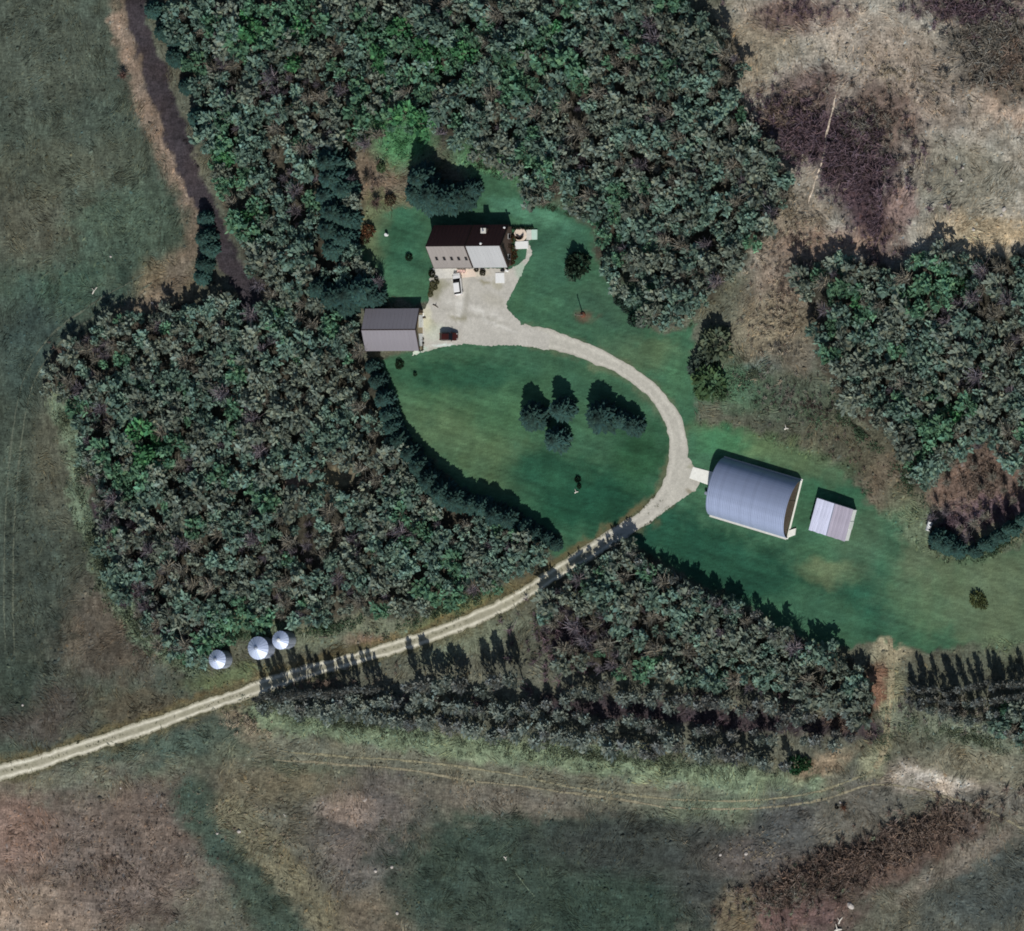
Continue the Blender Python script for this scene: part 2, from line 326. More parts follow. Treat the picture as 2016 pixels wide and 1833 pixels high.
    blob(680,1250,120,22,(112,118,98),-8); blob(740,1262,60,14,(128,112,96)); blob(900,1205,110,16,(104,112,80),-22); blob(490,1235,60,20,(96,112,88)); blob(450,1335,80,18,(92,102,74),-12); blob(930,1260,110,26,(104,110,92),-20)
    # lawn
    area(LAWN, (60,96,72), 6)
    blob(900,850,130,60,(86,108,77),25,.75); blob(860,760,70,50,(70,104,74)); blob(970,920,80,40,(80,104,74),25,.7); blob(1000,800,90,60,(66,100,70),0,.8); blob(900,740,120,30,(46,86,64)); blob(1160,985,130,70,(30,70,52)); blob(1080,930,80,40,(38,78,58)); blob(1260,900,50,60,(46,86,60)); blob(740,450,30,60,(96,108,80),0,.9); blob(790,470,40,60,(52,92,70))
    blob(1100,500,60,90,(60,100,80),0,.8); blob(1040,420,80,16,(84,132,106),18,.7); blob(1240,690,70,30,(72,102,78)); blob(1210,600,80,50,(62,94,74)); blob(1290,700,60,30,(80,104,76)); blob(1150,622,20,12,(96,80,66),0,.8); blob(1340,760,40,60,(62,98,72))
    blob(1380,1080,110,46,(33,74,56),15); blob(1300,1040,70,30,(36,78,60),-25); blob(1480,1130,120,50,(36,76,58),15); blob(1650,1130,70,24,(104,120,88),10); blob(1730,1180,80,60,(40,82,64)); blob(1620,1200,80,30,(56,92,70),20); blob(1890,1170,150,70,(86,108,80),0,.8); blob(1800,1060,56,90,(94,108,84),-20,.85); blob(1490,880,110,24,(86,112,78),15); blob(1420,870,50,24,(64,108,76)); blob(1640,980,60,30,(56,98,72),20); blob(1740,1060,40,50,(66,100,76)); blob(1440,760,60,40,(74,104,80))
    blob(1960,1250,60,20,(96,116,86)); blob(1985,1170,120,110,(90,104,80),0,.85); blob(1690,1060,50,60,(72,96,74),0,.7); blob(1580,905,90,30,(84,104,76),20,.8); blob(1770,690,1,1,(90,90,90))
    st = fbm((vx*.91+vy*.42)/130, (-vx*.42+vy*.91)/7, 55, 3)
    inl = (1-sstep(-4, 6, poly_sd(wx, wy, LAWN)))
    st2 = fbm((vx*.97+vy*.24)/90, (-vx*.24+vy*.97)/3.2, 57, 2)
    c *= (1+inl*((st-.5)*.45+(st2-.5)*.55))[..., None]
    wst = fbm((vx*.985-vy*.17)/4.5, (vx*.17+vy*.985)/80, 58, 3); sst = fbm((vx*.98+vy*.2+18*np.sin(vx/170))/95, (-vx*.2+vy*.98+26*np.sin(vx/210))/4.5, 59, 3)
    ww = (1-sstep(380, 520, vx))*(1-sstep(1330, 1440, vy+.3*vx)); sw = sstep(1400, 1500, vy+.25*(vx-300)*(vx < 700)); nw = sstep(1330, 1480, vx)*(1-sstep(480, 640, vy))
    nst = fbm((vx*.72+vy*.69+20*np.sin(vy/90))/70, (-vx*.69+vy*.72+16*np.sin(vx/80))/4.5, 60, 3)
    c *= (1+(1-inl)*(ww*(wst-.5)*.75+sw*(sst-.5)*.75+nw*(nst-.5)*.6))[..., None]
    band([(x, y) for x, y, _ in ROAD[:16]], 22, (92,90,68), 6, .75)
    band([(x, y) for x, y, _ in ROAD[14:]], 20, (96,104,80), 8, .6)
    band([(x, y-20) for x, y, _ in ROAD[:14]], 8, (98,88,62), 6, .6)
    band([(x+5, y) for x, y in TRAIL], 21, (58,53,56), 5)
    # the building pads
    blob(1650,975,1,1,(90,90,90))
    field = 1-inl
    mott = (n1-.5)*.5+(n2-.5)*.7*(0.5+.5*field)+(n3-.5)*.75*(0.25+.75*field)
    c *= np.clip(1+mott, .45, 1.7)[..., None]
    tone = (fbm(vx/35, vy/35, 99)-.5)[..., None]*np.array([.16, 0.02, -.10])
    return np.clip(c*(1+tone), .004, .8), inl

def axis(lo, hi, step, far):
    mid = np.arange(lo, hi+step*.5, step); g = []; s = step; x = 0
    while x < far: s *= 1.35; x += s; g.append(x)
    g = np.array(g); return np.concatenate([lo-g[::-1], mid, mid[-1]+g])
xs = axis(-134, 134, 0.46, 2500); ys = axis(-112, 112, 0.46, 2500)
GX, GY = np.meshgrid(xs, ys, indexing='ij')
VX, VY = inv(GX, GY)
near = (np.abs(GX) < 400) & (np.abs(GY) < 400)
VXc = np.clip(VX, -1500, 3600); VYc = np.clip(VY, -1500, 3400)
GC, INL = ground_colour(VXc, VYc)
# gentle relief out in the rough ground; the lawn, the road and the yard stay level
flat = np.minimum(np.minimum(poly_sd(VXc, VYc, LAWN), line_d(VXc, VYc, [(p[0], p[1]) for p in ROAD])-26), poly_sd(VXc, VYc, YARD))
flat = np.minimum(flat, line_d(VXc, VYc, [(428,1298),(508,1276),(552,1260)])-30)
rel = sstep(8, 45, flat)
GZ = rel*((fbm(GX/9, GY/9, 5, 4)-.5)*0.55)
nx, ny = GX.shape
idx = np.arange(nx*ny).reshape(nx, ny)
quads = np.stack([idx[:-1, :-1], idx[1:, :-1], idx[1:, 1:], idx[:-1, 1:]], -1).reshape(-1, 4)
GV = np.stack([GX, GY, GZ], -1).reshape(-1, 3)
def hz(x, y):
    i = np.clip(np.searchsorted(xs, x)-1, 0, nx-2); j = np.clip(np.searchsorted(ys, y)-1, 0, ny-2)
    fx = (x-xs[i])/(xs[i+1]-xs[i]); fy = (y-ys[j])/(ys[j+1]-ys[j])
    return (GZ[i,j]*(1-fx)+GZ[i+1,j]*fx)*(1-fy)+(GZ[i,j+1]*(1-fx)+GZ[i+1,j+1]*fx)*fy
def hc(x, y):
    i = np.clip(np.searchsorted(xs, x)-1, 0, nx-2); j = np.clip(np.searchsorted(ys, y)-1, 0, ny-2); return GC[i, j]
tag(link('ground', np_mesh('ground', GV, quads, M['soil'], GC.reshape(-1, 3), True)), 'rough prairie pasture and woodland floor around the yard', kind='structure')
# the mown lawn lies 2 cm above the ground sheet
cm = (INL[:-1, :-1]+INL[1:, 1:]+INL[1:, :-1]+INL[:-1, 1:]).reshape(-1)/4 > .5
def sheet(name, cellmask, dz, m, label):
    q = quads[cellmask]; u, ivx = np.unique(q, return_inverse=True); V = GV[u].copy(); V[:, 2] += dz
    return tag(link(name, np_mesh(name, V, ivx.reshape(-1, 4), m, GC.reshape(-1, 3)[u], True)), label, kind='structure')
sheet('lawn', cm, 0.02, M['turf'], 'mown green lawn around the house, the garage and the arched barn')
tr = (line_d(VXc, VYc, [(x+4, y) for x, y in TRAIL])+(fbm(VXc/10, VYc/10, 3)-.5)*10 < 18)
sheet('dirt_trail', (tr[:-1, :-1] & tr[1:, 1:]).reshape(-1), 0.03, M['soil'], 'dark bare dirt trail along the west edge of the north wood')

# driveway: one ribbon, paler in the wheel tracks, a grassy strip between them on the outer stretch
def ribbon(line, half, ncross, z, name, m, colf, label, jit=0.25):
    V = []; C = []; n = len(line)
    P2 = [np.array(P(p[0], p[1])) for p in line]
    # resample every 0.5 m
    seg = [np.linalg.norm(P2[i+1]-P2[i]) for i in range(n-1)]; s = np.concatenate([[0], np.cumsum(seg)]); tot = s[-1]
    k = int(tot/0.5)+1; t = np.linspace(0, tot, k)
    X = np.interp(t, s, [p[0] for p in P2]); Y = np.interp(t, s, [p[1] for p in P2]); H = np.interp(t, s, half)
    tx = np.gradient(X); ty = np.gradient(Y); L = np.hypot(tx, ty); tx /= L; ty /= L
    jl = (fbm(t/1.6, t*0+3, 41, 3)-.5)*2*jit+(fbm(t/9, t*0+5, 43, 2)-.5)*2*jit; jr = (fbm(t/1.6, t*0+9, 47, 3)-.5)*2*jit+(fbm(t/9, t*0+2, 49, 2)-.5)*2*jit
    for i in range(k):
        for j in range(ncross+1):
            a = -1+2*j/ncross; hw = H[i]+(jl[i] if a > 0 else jr[i])
            V.append((X[i]-ty[i]*a*hw, Y[i]+tx[i]*a*hw, z)); C.append(colf(t[i], tot, a, H[i]))
    q = np.array([[i*(ncross+1)+j, (i+1)*(ncross+1)+j, (i+1)*(ncross+1)+j+1, i*(ncross+1)+j+1] for i in range(k-1) for j in range(ncross)])[:, ::-1]
    return tag(link(name, np_mesh(name, np.array(V), q, m, np.clip(np.array(C), .004, .8))), label, kind='structure')
_r = np.random.default_rng(3); _tab = _r.random(4000)
_wob = fbm(np.arange(1600)/26.0, np.zeros(1600)+4.5, 71, 3)
def road_col(t, tot, a, h):
    f = t/tot
    pale = A(216,212,194); mid = A(164,160,141); grass = A(122,121,97); loop = A(184,181,170)
    a = a+.15*(float(_wob[int(t*1.6) % len(_wob)])-.5)*2
    trk = math.exp(-((abs(a)-.58)/.18)**2)*(.75+.5*_tab[int(t*.5+77) % 4000])
    n = _tab[int(t*1.3) % 4000]*.5+_tab[int(t*.37+999) % 4000]*.5
    gr = mid*(.55+.45*n)+grass*(.45-.45*n)
    c = gr*(1-trk)+pale*trk
    if abs(a) > .9: c = c*.6+A(120,116,90)*.4
    k = float(sstep(.655, .72, np.array(f)))
    c2 = loop*(1+.14*(trk-.4)); 
    if abs(a) > .93: c2 = c2*.7+A(130,128,110)*.3
    return (c*(1-k)+c2*k)*(.92+.16*_tab[int(t*2.1+a*37+500) % 4000])
ribbon(road_s, [p[2]*.5*K*1.04 for p in road_s], 12, 0.045, 'driveway', M['gravel'], road_col, 'pale two-track gravel driveway curving in from the field to the yard', .42)

# gravel yard
def densify(poly, step, jit, seed):
    r = np.random.default_rng(seed); out = []
    for (a, b), (c, d) in zip(poly, poly[1:]+poly[:1]):
        n = max(1, int(math.hypot(c-a, d-b)/step))
        for i in range(n): out.append((a+(c-a)*i/n+r.normal()*jit, b+(d-b)*i/n+r.normal()*jit))
    return out
def blob_area(poly_sheet, name, z, m, colour, label, step=3.0, jit=.9, grid=0.32, stains=(), seed=1):
    """closed area filled on a fine grid, its rim following the jittered outline"""
    pg = densify(poly_sheet, step, jit, seed); g = [P(*p) for p in pg]
    bm = bmesh.new(); vs_ = [bm.verts.new((x, y, z)) for x, y in g]; bm.faces.new(vs_)
    bmesh.ops.triangulate(bm, faces=bm.faces[:])
    bmesh.ops.subdivide_edges(bm, edges=[e for e in bm.edges if e.calc_length() > 1.2], cuts=4, use_grid_fill=True)
    bmesh.ops.triangulate(bm, faces=bm.faces[:])
    bmesh.ops.subdivide_edges(bm, edges=[e for e in bm.edges if e.calc_length() > .7], cuts=2)
    bmesh.ops.triangulate(bm, faces=bm.faces[:])
    me = bpy.data.meshes.new(name); bm.to_mesh(me); bm.free()
    co_ = np.empty(len(me.vertices)*3); me.vertices.foreach_get('co', co_); co_ = co_.reshape(-1, 3)
    vx, vy = inv(co_[:, 0], co_[:, 1]); c = np.tile(np.array(colour), (len(co_), 1))
    n = fbm(vx/6, vy/6, 61); n0 = fbm(vx/25, vy/25, 63)
    c = c*(1+(n0-.5)*.25+(n-.5)*.16)[:, None]
    for cx, cy, rx, ry, rot, sc_, amt in stains:
        a = R(rot); dx = vx-cx+(n-.5)*8; dy = vy-cy+(fbm(vx/6, vy/6, 66)-.5)*8
        d = np.sqrt(((dx*math.cos(a)+dy*math.sin(a))/rx)**2+((-dx*math.sin(a)+dy*math.cos(a))/ry)**2)
        k = ((1-sstep(.5, 1.2, d))*amt)[:, None]; c = c*(1-k)+A(*sc_)*k
    at = me.attributes.new('tint', 'FLOAT_COLOR', 'POINT')
    at.data.foreach_set('color', np.concatenate([np.clip(c, .004, .85), np.ones((len(c), 1))], 1).astype(np.float32).ravel())
    me.materials.append(m); return tag(link(name, me), label, kind='structure')
blob_area(YARD, 'gravel_yard', 0.06, M['gravel'], A(182,179,170), 'wide pale gravel yard between the house and the garage', stains=[(930,606,70,4,18,(206,204,196),.8),(935,622,75,4,14,(160,157,146),.7),(905,598,6,44,6,(204,202,194),.7),(918,596,5,44,6,(160,157,146),.6),(980,640,50,4,22,(202,200,192),.7),(970,590,30,14,20,(164,160,146),.5),
    (856,570,16,24,-10,(120,118,92),.75),(868,560,18,12,0,(140,138,112),.6),(905,628,26,5,10,(136,132,112),.85),(845,640,20,14,30,(158,156,128),.7),(955,556,14,5,10,(132,126,96),.7),(980,560,14,10,40,(156,152,130),.6),(860,655,30,20,0,(188,194,178),.6),(876,679,26,4,-6,(214,226,220),.9),(930,538,40,8,0,(206,196,176),.7),(1030,540,14,40,-25,(160,178,160),.8),(826,690,20,6,-20,(196,214,200),.8),(840,626,12,30,0,(206,204,178),.6),(890,690,60,6,0,(150,160,138),.4)])

# ------------------------------------------------------------------ buildings
def gable_fit(nw, ne, sw, se, h):
    c = [P(q[0], q[1], h) for q in (nw, ne, sw, se)]
    x0 = (c[0][0]+c[2][0])/2; x1 = (c[1][0]+c[3][0])/2; y1 = (c[0][1]+c[1][1])/2; y0 = (c[2][1]+c[3][1])/2
    return (x0+x1)/2, (y0+y1)/2, (x1-x0)/2, (y1-y0)/2
def wall_shell(hx, hy, h, rise, ov, name, m, parent):
    """closed box with gables on the short ends, ridge along x"""
    X = hx-ov; Y = hy-ov; top = h+rise*(hy-ov*0)/hy-0.12-rise*0.02
    z = h+rise*ov/hy-0.12
    mb = MB(); mb.add([(-X,-Y,-.3),(X,-Y,-.3),(X,Y,-.3),(-X,Y,-.3),(-X,-Y,z),(X,-Y,z),(X,Y,z),(-X,Y,z),(-X,0,top),(X,0,top)],
        [(0,1,5,4),(1,2,6,9,5),(2,3,7,6),(3,0,4,8,7),(4,5,9,8),(7,8,9,6)])
    return mb.build(name, m, parent)
def slope_panels(root, x0, x1, hy, h, rise, width, m, dz=0.0, name='roof_panel', m_north=None):
    """standing-seam sheets on both slopes, one object per sheet"""
    n = max(1, round((x1-x0)/width)); wd = (x1-x0)/n; L = math.hypot(hy, rise); t = 0.03
    mb = MB(); mb.box(0.012, wd-0.012, 0, L, 0, t)
    mb.box(0.0, 0.05, 0.02, L-.04, t*.5, t+0.025)
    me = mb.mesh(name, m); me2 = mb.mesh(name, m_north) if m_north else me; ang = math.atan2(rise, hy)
    for i in range(n):
        o = link(name, me, root, (x0+i*wd, -hy, h+dz)); o.rotation_euler = (ang, 0, 0)
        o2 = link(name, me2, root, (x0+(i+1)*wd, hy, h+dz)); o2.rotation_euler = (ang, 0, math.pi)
        if m_north: o2['label'] = 'dark brown strip of the north slope'
def deck(root, x0, x1, hy, h, rise, th, name, m):
    mb = MB(); mb.add([(x0,-hy,h),(x1,-hy,h),(x0,0,h+rise),(x1,0,h+rise),(x0,hy,h),(x1,hy,h),(x0,-hy,h-th),(x1,-hy,h-th),(x0,0,h+rise-th),(x1,0,h+rise-th),(x0,hy,h-th),(x1,hy,h-th)],
        [(0,1,3,2),(2,3,5,4),(7,6,8,9),(9,8,10,11),(0,2,8,6),(2,4,10,8),(1,7,9,3),(3,9,11,5),(0,6,7,1),(4,5,11,10)])
    return mb.build(name, m, root)

# the house: steep gable, western half a little higher and greyer, eastern half pale
HE, HR = 2.6, 4.15
hx_, hy_, HX, HY = gable_fit((857,442.5), (1001,444.5), (854,527.3), (1000.6,525.8), HE)
house = thing('house', 'long steep-roofed farmhouse with one grey and one paler roof half and dark north slope', 'house', (hx_, hy_, 0.0))
mid = P(920, 486, HE)[0]-hx_-0.4; mid = -HX+(2*HX)*0.53
wall_shell(HX, HY, HE, HR, 0.35, 'wall', M['siding_brown'], house)
UP = 0.30
rf_w = deck(house, -HX, mid, HY, HE+UP, HR, .34, 'roof', M['trim_dark']); rf_w['label'] = 'weathered grey-brown western roof half'
rf_e = deck(house, mid+0.003, HX, HY, HE, HR, .16, 'roof', M['trim_dark']); rf_e['label'] = 'paler eastern roof half'
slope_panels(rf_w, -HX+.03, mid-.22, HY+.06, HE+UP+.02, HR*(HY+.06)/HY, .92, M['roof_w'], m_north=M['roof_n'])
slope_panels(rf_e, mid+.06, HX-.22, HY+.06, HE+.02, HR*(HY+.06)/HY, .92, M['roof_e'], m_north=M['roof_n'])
for x0, x1, dz, rt, mt in ((-HX+.02, mid-.2, UP, rf_w, 'trim_dark'), (mid+.02, HX-.2, 0, rf_e, 'trim_dark')):
    MB().add([(x0,-.22,HE+HR+dz-.10),(x1,-.22,HE+HR+dz-.10),(x0,0,HE+HR+dz+.12),(x1,0,HE+HR+dz+.12),(x0,.22,HE+HR+dz-.10),(x1,.22,HE+HR+dz-.10)],
             [(0,1,3,2),(2,3,5,4),(0,2,4),(1,5,3)]).build('ridge_cap', M[mt], rt)
def barge(x0, x1, dz, root, th=.34):
    for s in (-1, 1):
        yy = s*(HY+.04)
        MB().add([(x0,yy,HE+dz-th),(x1,yy,HE+dz-th),(x0,0,HE+HR+dz-th),(x1,0,HE+HR+dz-th),(x0,yy,HE+dz+.09),(x1,yy,HE+dz+.09),(x0,0,HE+HR+dz+.09),(x1,0,HE+HR+dz+.09)],
            [(0,1,3,2),(4,6,7,5),(0,4,5,1),(2,3,7,6),(0,2,6,4),(1,5,7,3)]).build('barge_board', M['trim_dark'], root)
barge(mid-.2, mid+.05, UP, house, .5); barge(HX-.18, HX+.12, 0, house); barge(-HX-.1, -HX+.02, UP, house)
def on_slope(vx, vy):
    """point of the house roof seen at a sheet position"""
    z = 4.0
    for _ in range(25):
        x, y = P(vx, vy, z); ly = y-hy_; z = HE+HR*(1-min(abs(ly), HY)/HY)+(UP if x-hx_ < mid else 0)
    return x-hx_, y-hy_, z
ang = math.atan2(HR, HY)
for vx in (860, 875, 889.5, 903.5, 918):
    x, y, z = on_slope(vx, 508.5)
    s = MB(); s.box(-.30, .30, -.50, .50, 0, .16); o = s.build('skylight', M['trim_dark'], house, (x, y, z+.03)); o.rotation_euler = (ang, 0, 0)
    g = MB().box(-.23, .23, -.43, .43, .161, .175).build('pane', M['glass'], o)
x, y, z = on_slope(957, 452)
ch = MB().box(-.55, .55, -.5, .5, -1.3, 1.35).build('chimney', M['siding_brown'], house, (x, y-.3, z))
MB().box(-.65, .65, -.6, .6, 1.352, 1.48).build('chimney_cap', M['concrete_grey'], ch); MB().tube((0,0,1.48),(0,0,1.9),.16,n=10).build('flue', M['galv_dark'], ch)
for vx, vy, r_ in ((948, 479.5, .26), (994.7, 448, .24)):
    x, y, z = on_slope(vx, vy)
    v_ = MB().tube((0,0,-.3),(0,0,.45),r_*.7,n=10); v_.lathe([(r_*.9,.45),(r_*1.05,.55),(r_*.6,.68)], 12); v_.build('roof_vent', M['white'], house, (x, y, z))
for s, yy, z0, z1, x, wd, nm in ((-1,-HY+.34,0,2.05,-HX+2.2,1.1,'door'),):
    MB().box(x-wd/2, x+wd/2, yy-.05, yy+.02, z0, z1).build(nm, M['white'], house)
for x, wd in ((-HX+5.2, 2.6),):
    d_ = MB().box(x-wd/2, x+wd/2, -HY+.30, -HY+.36, 0, 2.15).build('garage_door', M['white'], house)
for x in (2.0, 4.4, 6.6):
    fr = MB().box(x-.6, x+.6, -HY+.29, -HY+.37, 1.0, 2.0).build('window', M['white'], house); MB().box(x-.52, x+.52, -HY+.27, -HY+.285, 1.08, 1.92).build('pane', M['glass'], fr)
for y in (-2.4, 2.2):
    fr = MB().box(HX-.37, HX-.29, y-.6, y+.6, 1.0, 2.1).build('window', M['white'], house); MB().box(HX-.285, HX-.27, y-.52, y+.52, 1.08, 2.02).build('pane', M['glass'], fr)
MB().box(HX-.37, HX-.29, -.45, .45, 0.15, 2.15).build('door', M['wood_dark'], house)
MB().box(HX-.37, HX-.29, -.5, .5, 4.1, 5.0).build('gable_vent', M['trim_dark'], house)
for x in (mid+.12, ):
    MB().tube((x, -HY+.05, 0), (x, -HY+.05, HE), .12, n=8).build('porch_post', M['trim_dark'], house)
MB().tube((-HX, -HY-.12, HE+UP-.02), (mid-.2, -HY-.12, HE+UP-.02), .07, n=8).build('gutter', M['trim_dark'], house)

# the garage
GE, GR = 2.4, 1.95
gx_, gy_, GXH, GYH = gable_fit((722,607.5), (827,608.5), (716,691.9), (824.6,689), GE)
gar = thing('garage', 'grey-lilac roofed garage with dark north side between the spruces and the gravel yard', 'garage', (gx_, gy_, 0.0))
wall_shell(GXH, GYH, GE, GR, 0.3, 'wall', M['siding_tan'], gar)
grf = deck(gar, -GXH, GXH, GYH, GE, GR, .16, 'roof', M['trim_dark'])
slope_panels(grf, -GXH+.04, GXH-.12, GYH+.05, GE+.02, GR*(GYH+.05)/GYH, .95, M['roof_g'])
MB().add([(-GXH,-.2,GE+GR-.02),(GXH,-.2,GE+GR-.02),(-GXH,0,GE+GR+.1),(GXH,0,GE+GR+.1),(-GXH,.2,GE+GR-.02),(GXH,.2,GE+GR-.02)],[(0,1,3,2),(2,3,5,4),(0,2,4),(1,5,3)]).build('ridge_cap', M['trim_dark'], grf)
for s in (-1, 1):
    yy = s*(GYH+.03)
    MB().add([(GXH-.1,yy,GE-.2),(GXH+.08,yy,GE-.2),(GXH-.1,0,GE+GR-.2),(GXH+.08,0,GE+GR-.2),(GXH-.1,yy,GE+.07),(GXH+.08,yy,GE+.07),(GXH-.1,0,GE+GR+.07),(GXH+.08,0,GE+GR+.07)],
        [(0,1,3,2),(4,6,7,5),(0,4,5,1),(2,3,7,6),(0,2,6,4),(1,5,7,3)]).build('barge_board', M['trim_dark'], gar)
for y in (-2.3, 1.9):
    d_ = MB().box(GXH-.33, GXH-.25, y-1.4, y+1.4, 0.02, 2.15).build('garage_door', M['white'], gar)
    MB().box(GXH-.25, GXH-.22, y-.12, y+.12, .95, 1.02).build('handle', M['rubber'], d_)
MB().box(GXH-.33, GXH-.25, 3.75, 4.35, .02, 2.05).build('door', M['wood_dark'], gar)

# the arched steel barn
qc = lambda x, y: (1312.5+x*.2083, 840+y*.2083)
cNW, cNE, cSE, cSW = [np.array(P(*qc(*p))) for p in ((540,292), (1298,512), (1128,1052), (420,832))]
cen = (cNW+cNE+cSE+cSW)/4; ax = ((cNE-cNW)+(cSE-cSW))/2; cr = ((cNW-cSW)+(cNE-cSE))/2
QL = np.linalg.norm(ax); QW = np.linalg.norm(cr); qa = math.atan2(ax[1], ax[0]); QH = 4.75
barn = thing('arched_barn', 'large arched barn of ribbed blue-grey steel with a brown end wall', 'barn', (cen[0], cen[1], 0), qa)
def arc(a, b, n): return [(a*math.cos(math.pi*i/n), b*math.sin(math.pi*i/n)) for i in range(n+1)]
npan = 22; pw = QL/npan; NA = 30
def arch_panel():
    prof = [(0.0,.0),(.10,.0),(.20,.022),(.36,.022),(.48,.0),(.60,.0),(.72,.022),(.88,.022),(1.0,.0)]
    V = []; F = []; pts = []
    for i in range(NA+1):
        t = math.pi*i/NA; y, z = QW/2*math.cos(t), QH*math.sin(t)**.92
        pts.append((y, z, math.cos(t), math.sin(t)))
    k = len(prof)
    for y, z, c_, s_ in pts:
        for u, d in prof: V.append((u*pw, y+c_*d, z+s_*d))
    for i in range(NA):
        for j in range(k-1): F.append((i*k+j, i*k+j+1, (i+1)*k+j+1, (i+1)*k+j))
    mb = MB(); mb.add(V, F); return mb.mesh('roof_panel', M['galv'])
shell = MB(); aa = [(QW/2*.992*math.cos(math.pi*i/NA), QH*.99*math.sin(math.pi*i/NA)**.92) for i in range(NA+1)]
shell.add([(-QL/2+.1, y, z) for y, z in aa]+[(QL/2-.1, y, z) for y, z in aa], [(i, i+NA+1, i+NA+2, i+1) for i in range(NA)])
roof = shell.build('roof', M['galv_dark'], barn)
ap = arch_panel()
for i in range(npan): link('roof_panel', ap, roof, (-QL/2+i*pw, 0, .02))
for sx, nm in ((1, 'end_wall'), (-1, 'end_wall')):
    x = sx*(QL/2-.45 if sx > 0 else QL/2-.3)
    mb = MB(); n = len(aa); sc_ = .985
    mb.add([(x, y*sc_, z*sc_) for y, z in aa]+[(x-sx*.12, y*sc_, z*sc_) for y, z in aa], [tuple(range(n)) if sx > 0 else tuple(range(n-1,-1,-1)), tuple(range(2*n-1,n-1,-1)) if sx > 0 else tuple(range(n,2*n))])
    ew = mb.build(nm, M['endwall'], barn)
    if sx < 0:
        MB().box(x-.10, x-.002, -2.2, 2.2, 0, 3.6).build('sliding_door', M['white'], barn)
    else:
        MB().box(x+.002, x+.08, -1.9, 1.9, 0, 3.4).build('sliding_door', M['endwall'], barn)
MB().box(QL/2-.25, QL/2+.12, -QW/2-.2, QW/2+.35, -.1, .16).build('footing', M['concrete'], barn)
MB().box(-QL/2-.1, QL/2-.26, -QW/2-.45, -QW/2-.02, -.1, .14).build('footing', M['concrete_grey'], barn)
MB().box(-QL/2-.1, QL/2-.26, QW/2+.02, QW/2+.3, -.1, .14).build('footing', M['concrete_grey'], barn)
def slab(name, pts, h, m, label, cat='slab', conv=lambda *p: p):
    g = [P(*conv(*p)) for p in pts]; cx = sum(p[0] for p in g)/len(g); cy = sum(p[1] for p in g)/len(g)
    loc = [(p[0]-cx, p[1]-cy) for p in g]
    if sum(a[0]*b[1]-b[0]*a[1] for a, b in zip(loc, loc[1:]+loc[:1])) < 0: loc = loc[::-1]
    inner = [(x*.985, y*.985) for x, y in loc]; n = len(loc)
    mb = MB(); mb.add([(x,y,-.1) for x,y in loc]+[(x,y,h-.015) for x,y in loc]+[(x,y,h) for x,y in inner],
        [tuple(range(2*n,3*n))]+[(i,(i+1)%n,(i+1)%n+n,i+n) for i in range(n)]+[(i+n,(i+1)%n+n,(i+1)%n+2*n,i+2*n) for i in range(n)])
    o = mb.build(name, m, None, (cx, cy, 0)); return tag(o, label, cat)
slab('concrete_apron', [(250,380),(450,432),(408,556),(215,486)], .12, M['concrete'], 'white concrete apron between the driveway bend and the arched barn', 'apron', qc)

# the low open shed beyond the barn
sN0, sN1, sS1, sS0 = [np.array(P(*qc(*p), z_)) for p, z_ in (((1418,683),2.3), ((1762,778),2.3), ((1682,1092),2.3), ((1342,966),2.3))]
scen = (sN0+sN1+sS1+sS0)/4; sax = ((sN1-sN0)+(sS1-sS0))/2; scr = ((sN0-sS0)+(sN1-sS1))/2
SL, SW_, sa = np.linalg.norm(sax)/2, np.linalg.norm(scr)/2, math.atan2(sax[1], sax[0])
shed = thing('storage_shed', 'low shed with streaky lilac-white sheet roof and pale mint east wall beyond the arched barn', 'shed', (scen[0], scen[1], 0), sa)
MB().box(-SL+.06, SL-.1, -SW_+.1, SW_-.1, -.2, 2.12).build('wall', M['shed_wall'], shed)
sroof = MB().add([(-SL,-SW_,2.17),(0,-SW_,2.36),(SL,-SW_,2.17),(-SL,SW_,2.17),(0,SW_,2.36),(SL,SW_,2.17),(-SL,-SW_,2.125),(SL,-SW_,2.125),(-SL,SW_,2.125),(SL,SW_,2.125)],
    [(0,1,4,3),(1,2,5,4),(6,8,9,7),(0,6,7,2,1),(3,4,5,9,8),(0,3,8,6),(2,7,9,5)]).build('roof', M['shed_roof'], shed)
n = 5; wd = SL/n
for side in (-1, 1):
    for k in range(n):
        j = random.uniform(-.06, .08)
        mb = MB(); L = SW_+.05
        mb.add([(0,-L-j,0),(wd-.03,-L-j,0),(wd-.03,L,0),(0,L,0),(0,-L-j,.04),(wd*.5,-L-j,.075),(wd-.03,-L-j,.04),(wd-.03,L,.04),(wd*.5,L,.075),(0,L,.04)],
               [(4,5,8,9),(5,6,7,8),(0,1,6,5,4),(2,3,9,8,7),(1,2,7,6),(3,0,4,9)])
        x = k*wd if side > 0 else -(k+1)*wd+.03
        z = 2.375-abs(x+wd/2)*.19/SL+.0
        o = mb.build('roof_panel', M['shed_roof' if side > 0 else 'shed_roof_l'], sroof, (x, 0, z)); o.rotation_euler = (0, side*math.atan2(.19, SL), 0)
MB().box(-.09, .09, -SW_-.02, SW_+.02, 2.40, 2.50).build('ridge_strip', M['galv_dark'], sroof)
mb = MB().box(SL-.095, SL-.02, -.9, .9, 0, 1.95).build('door', M['white'], shed)

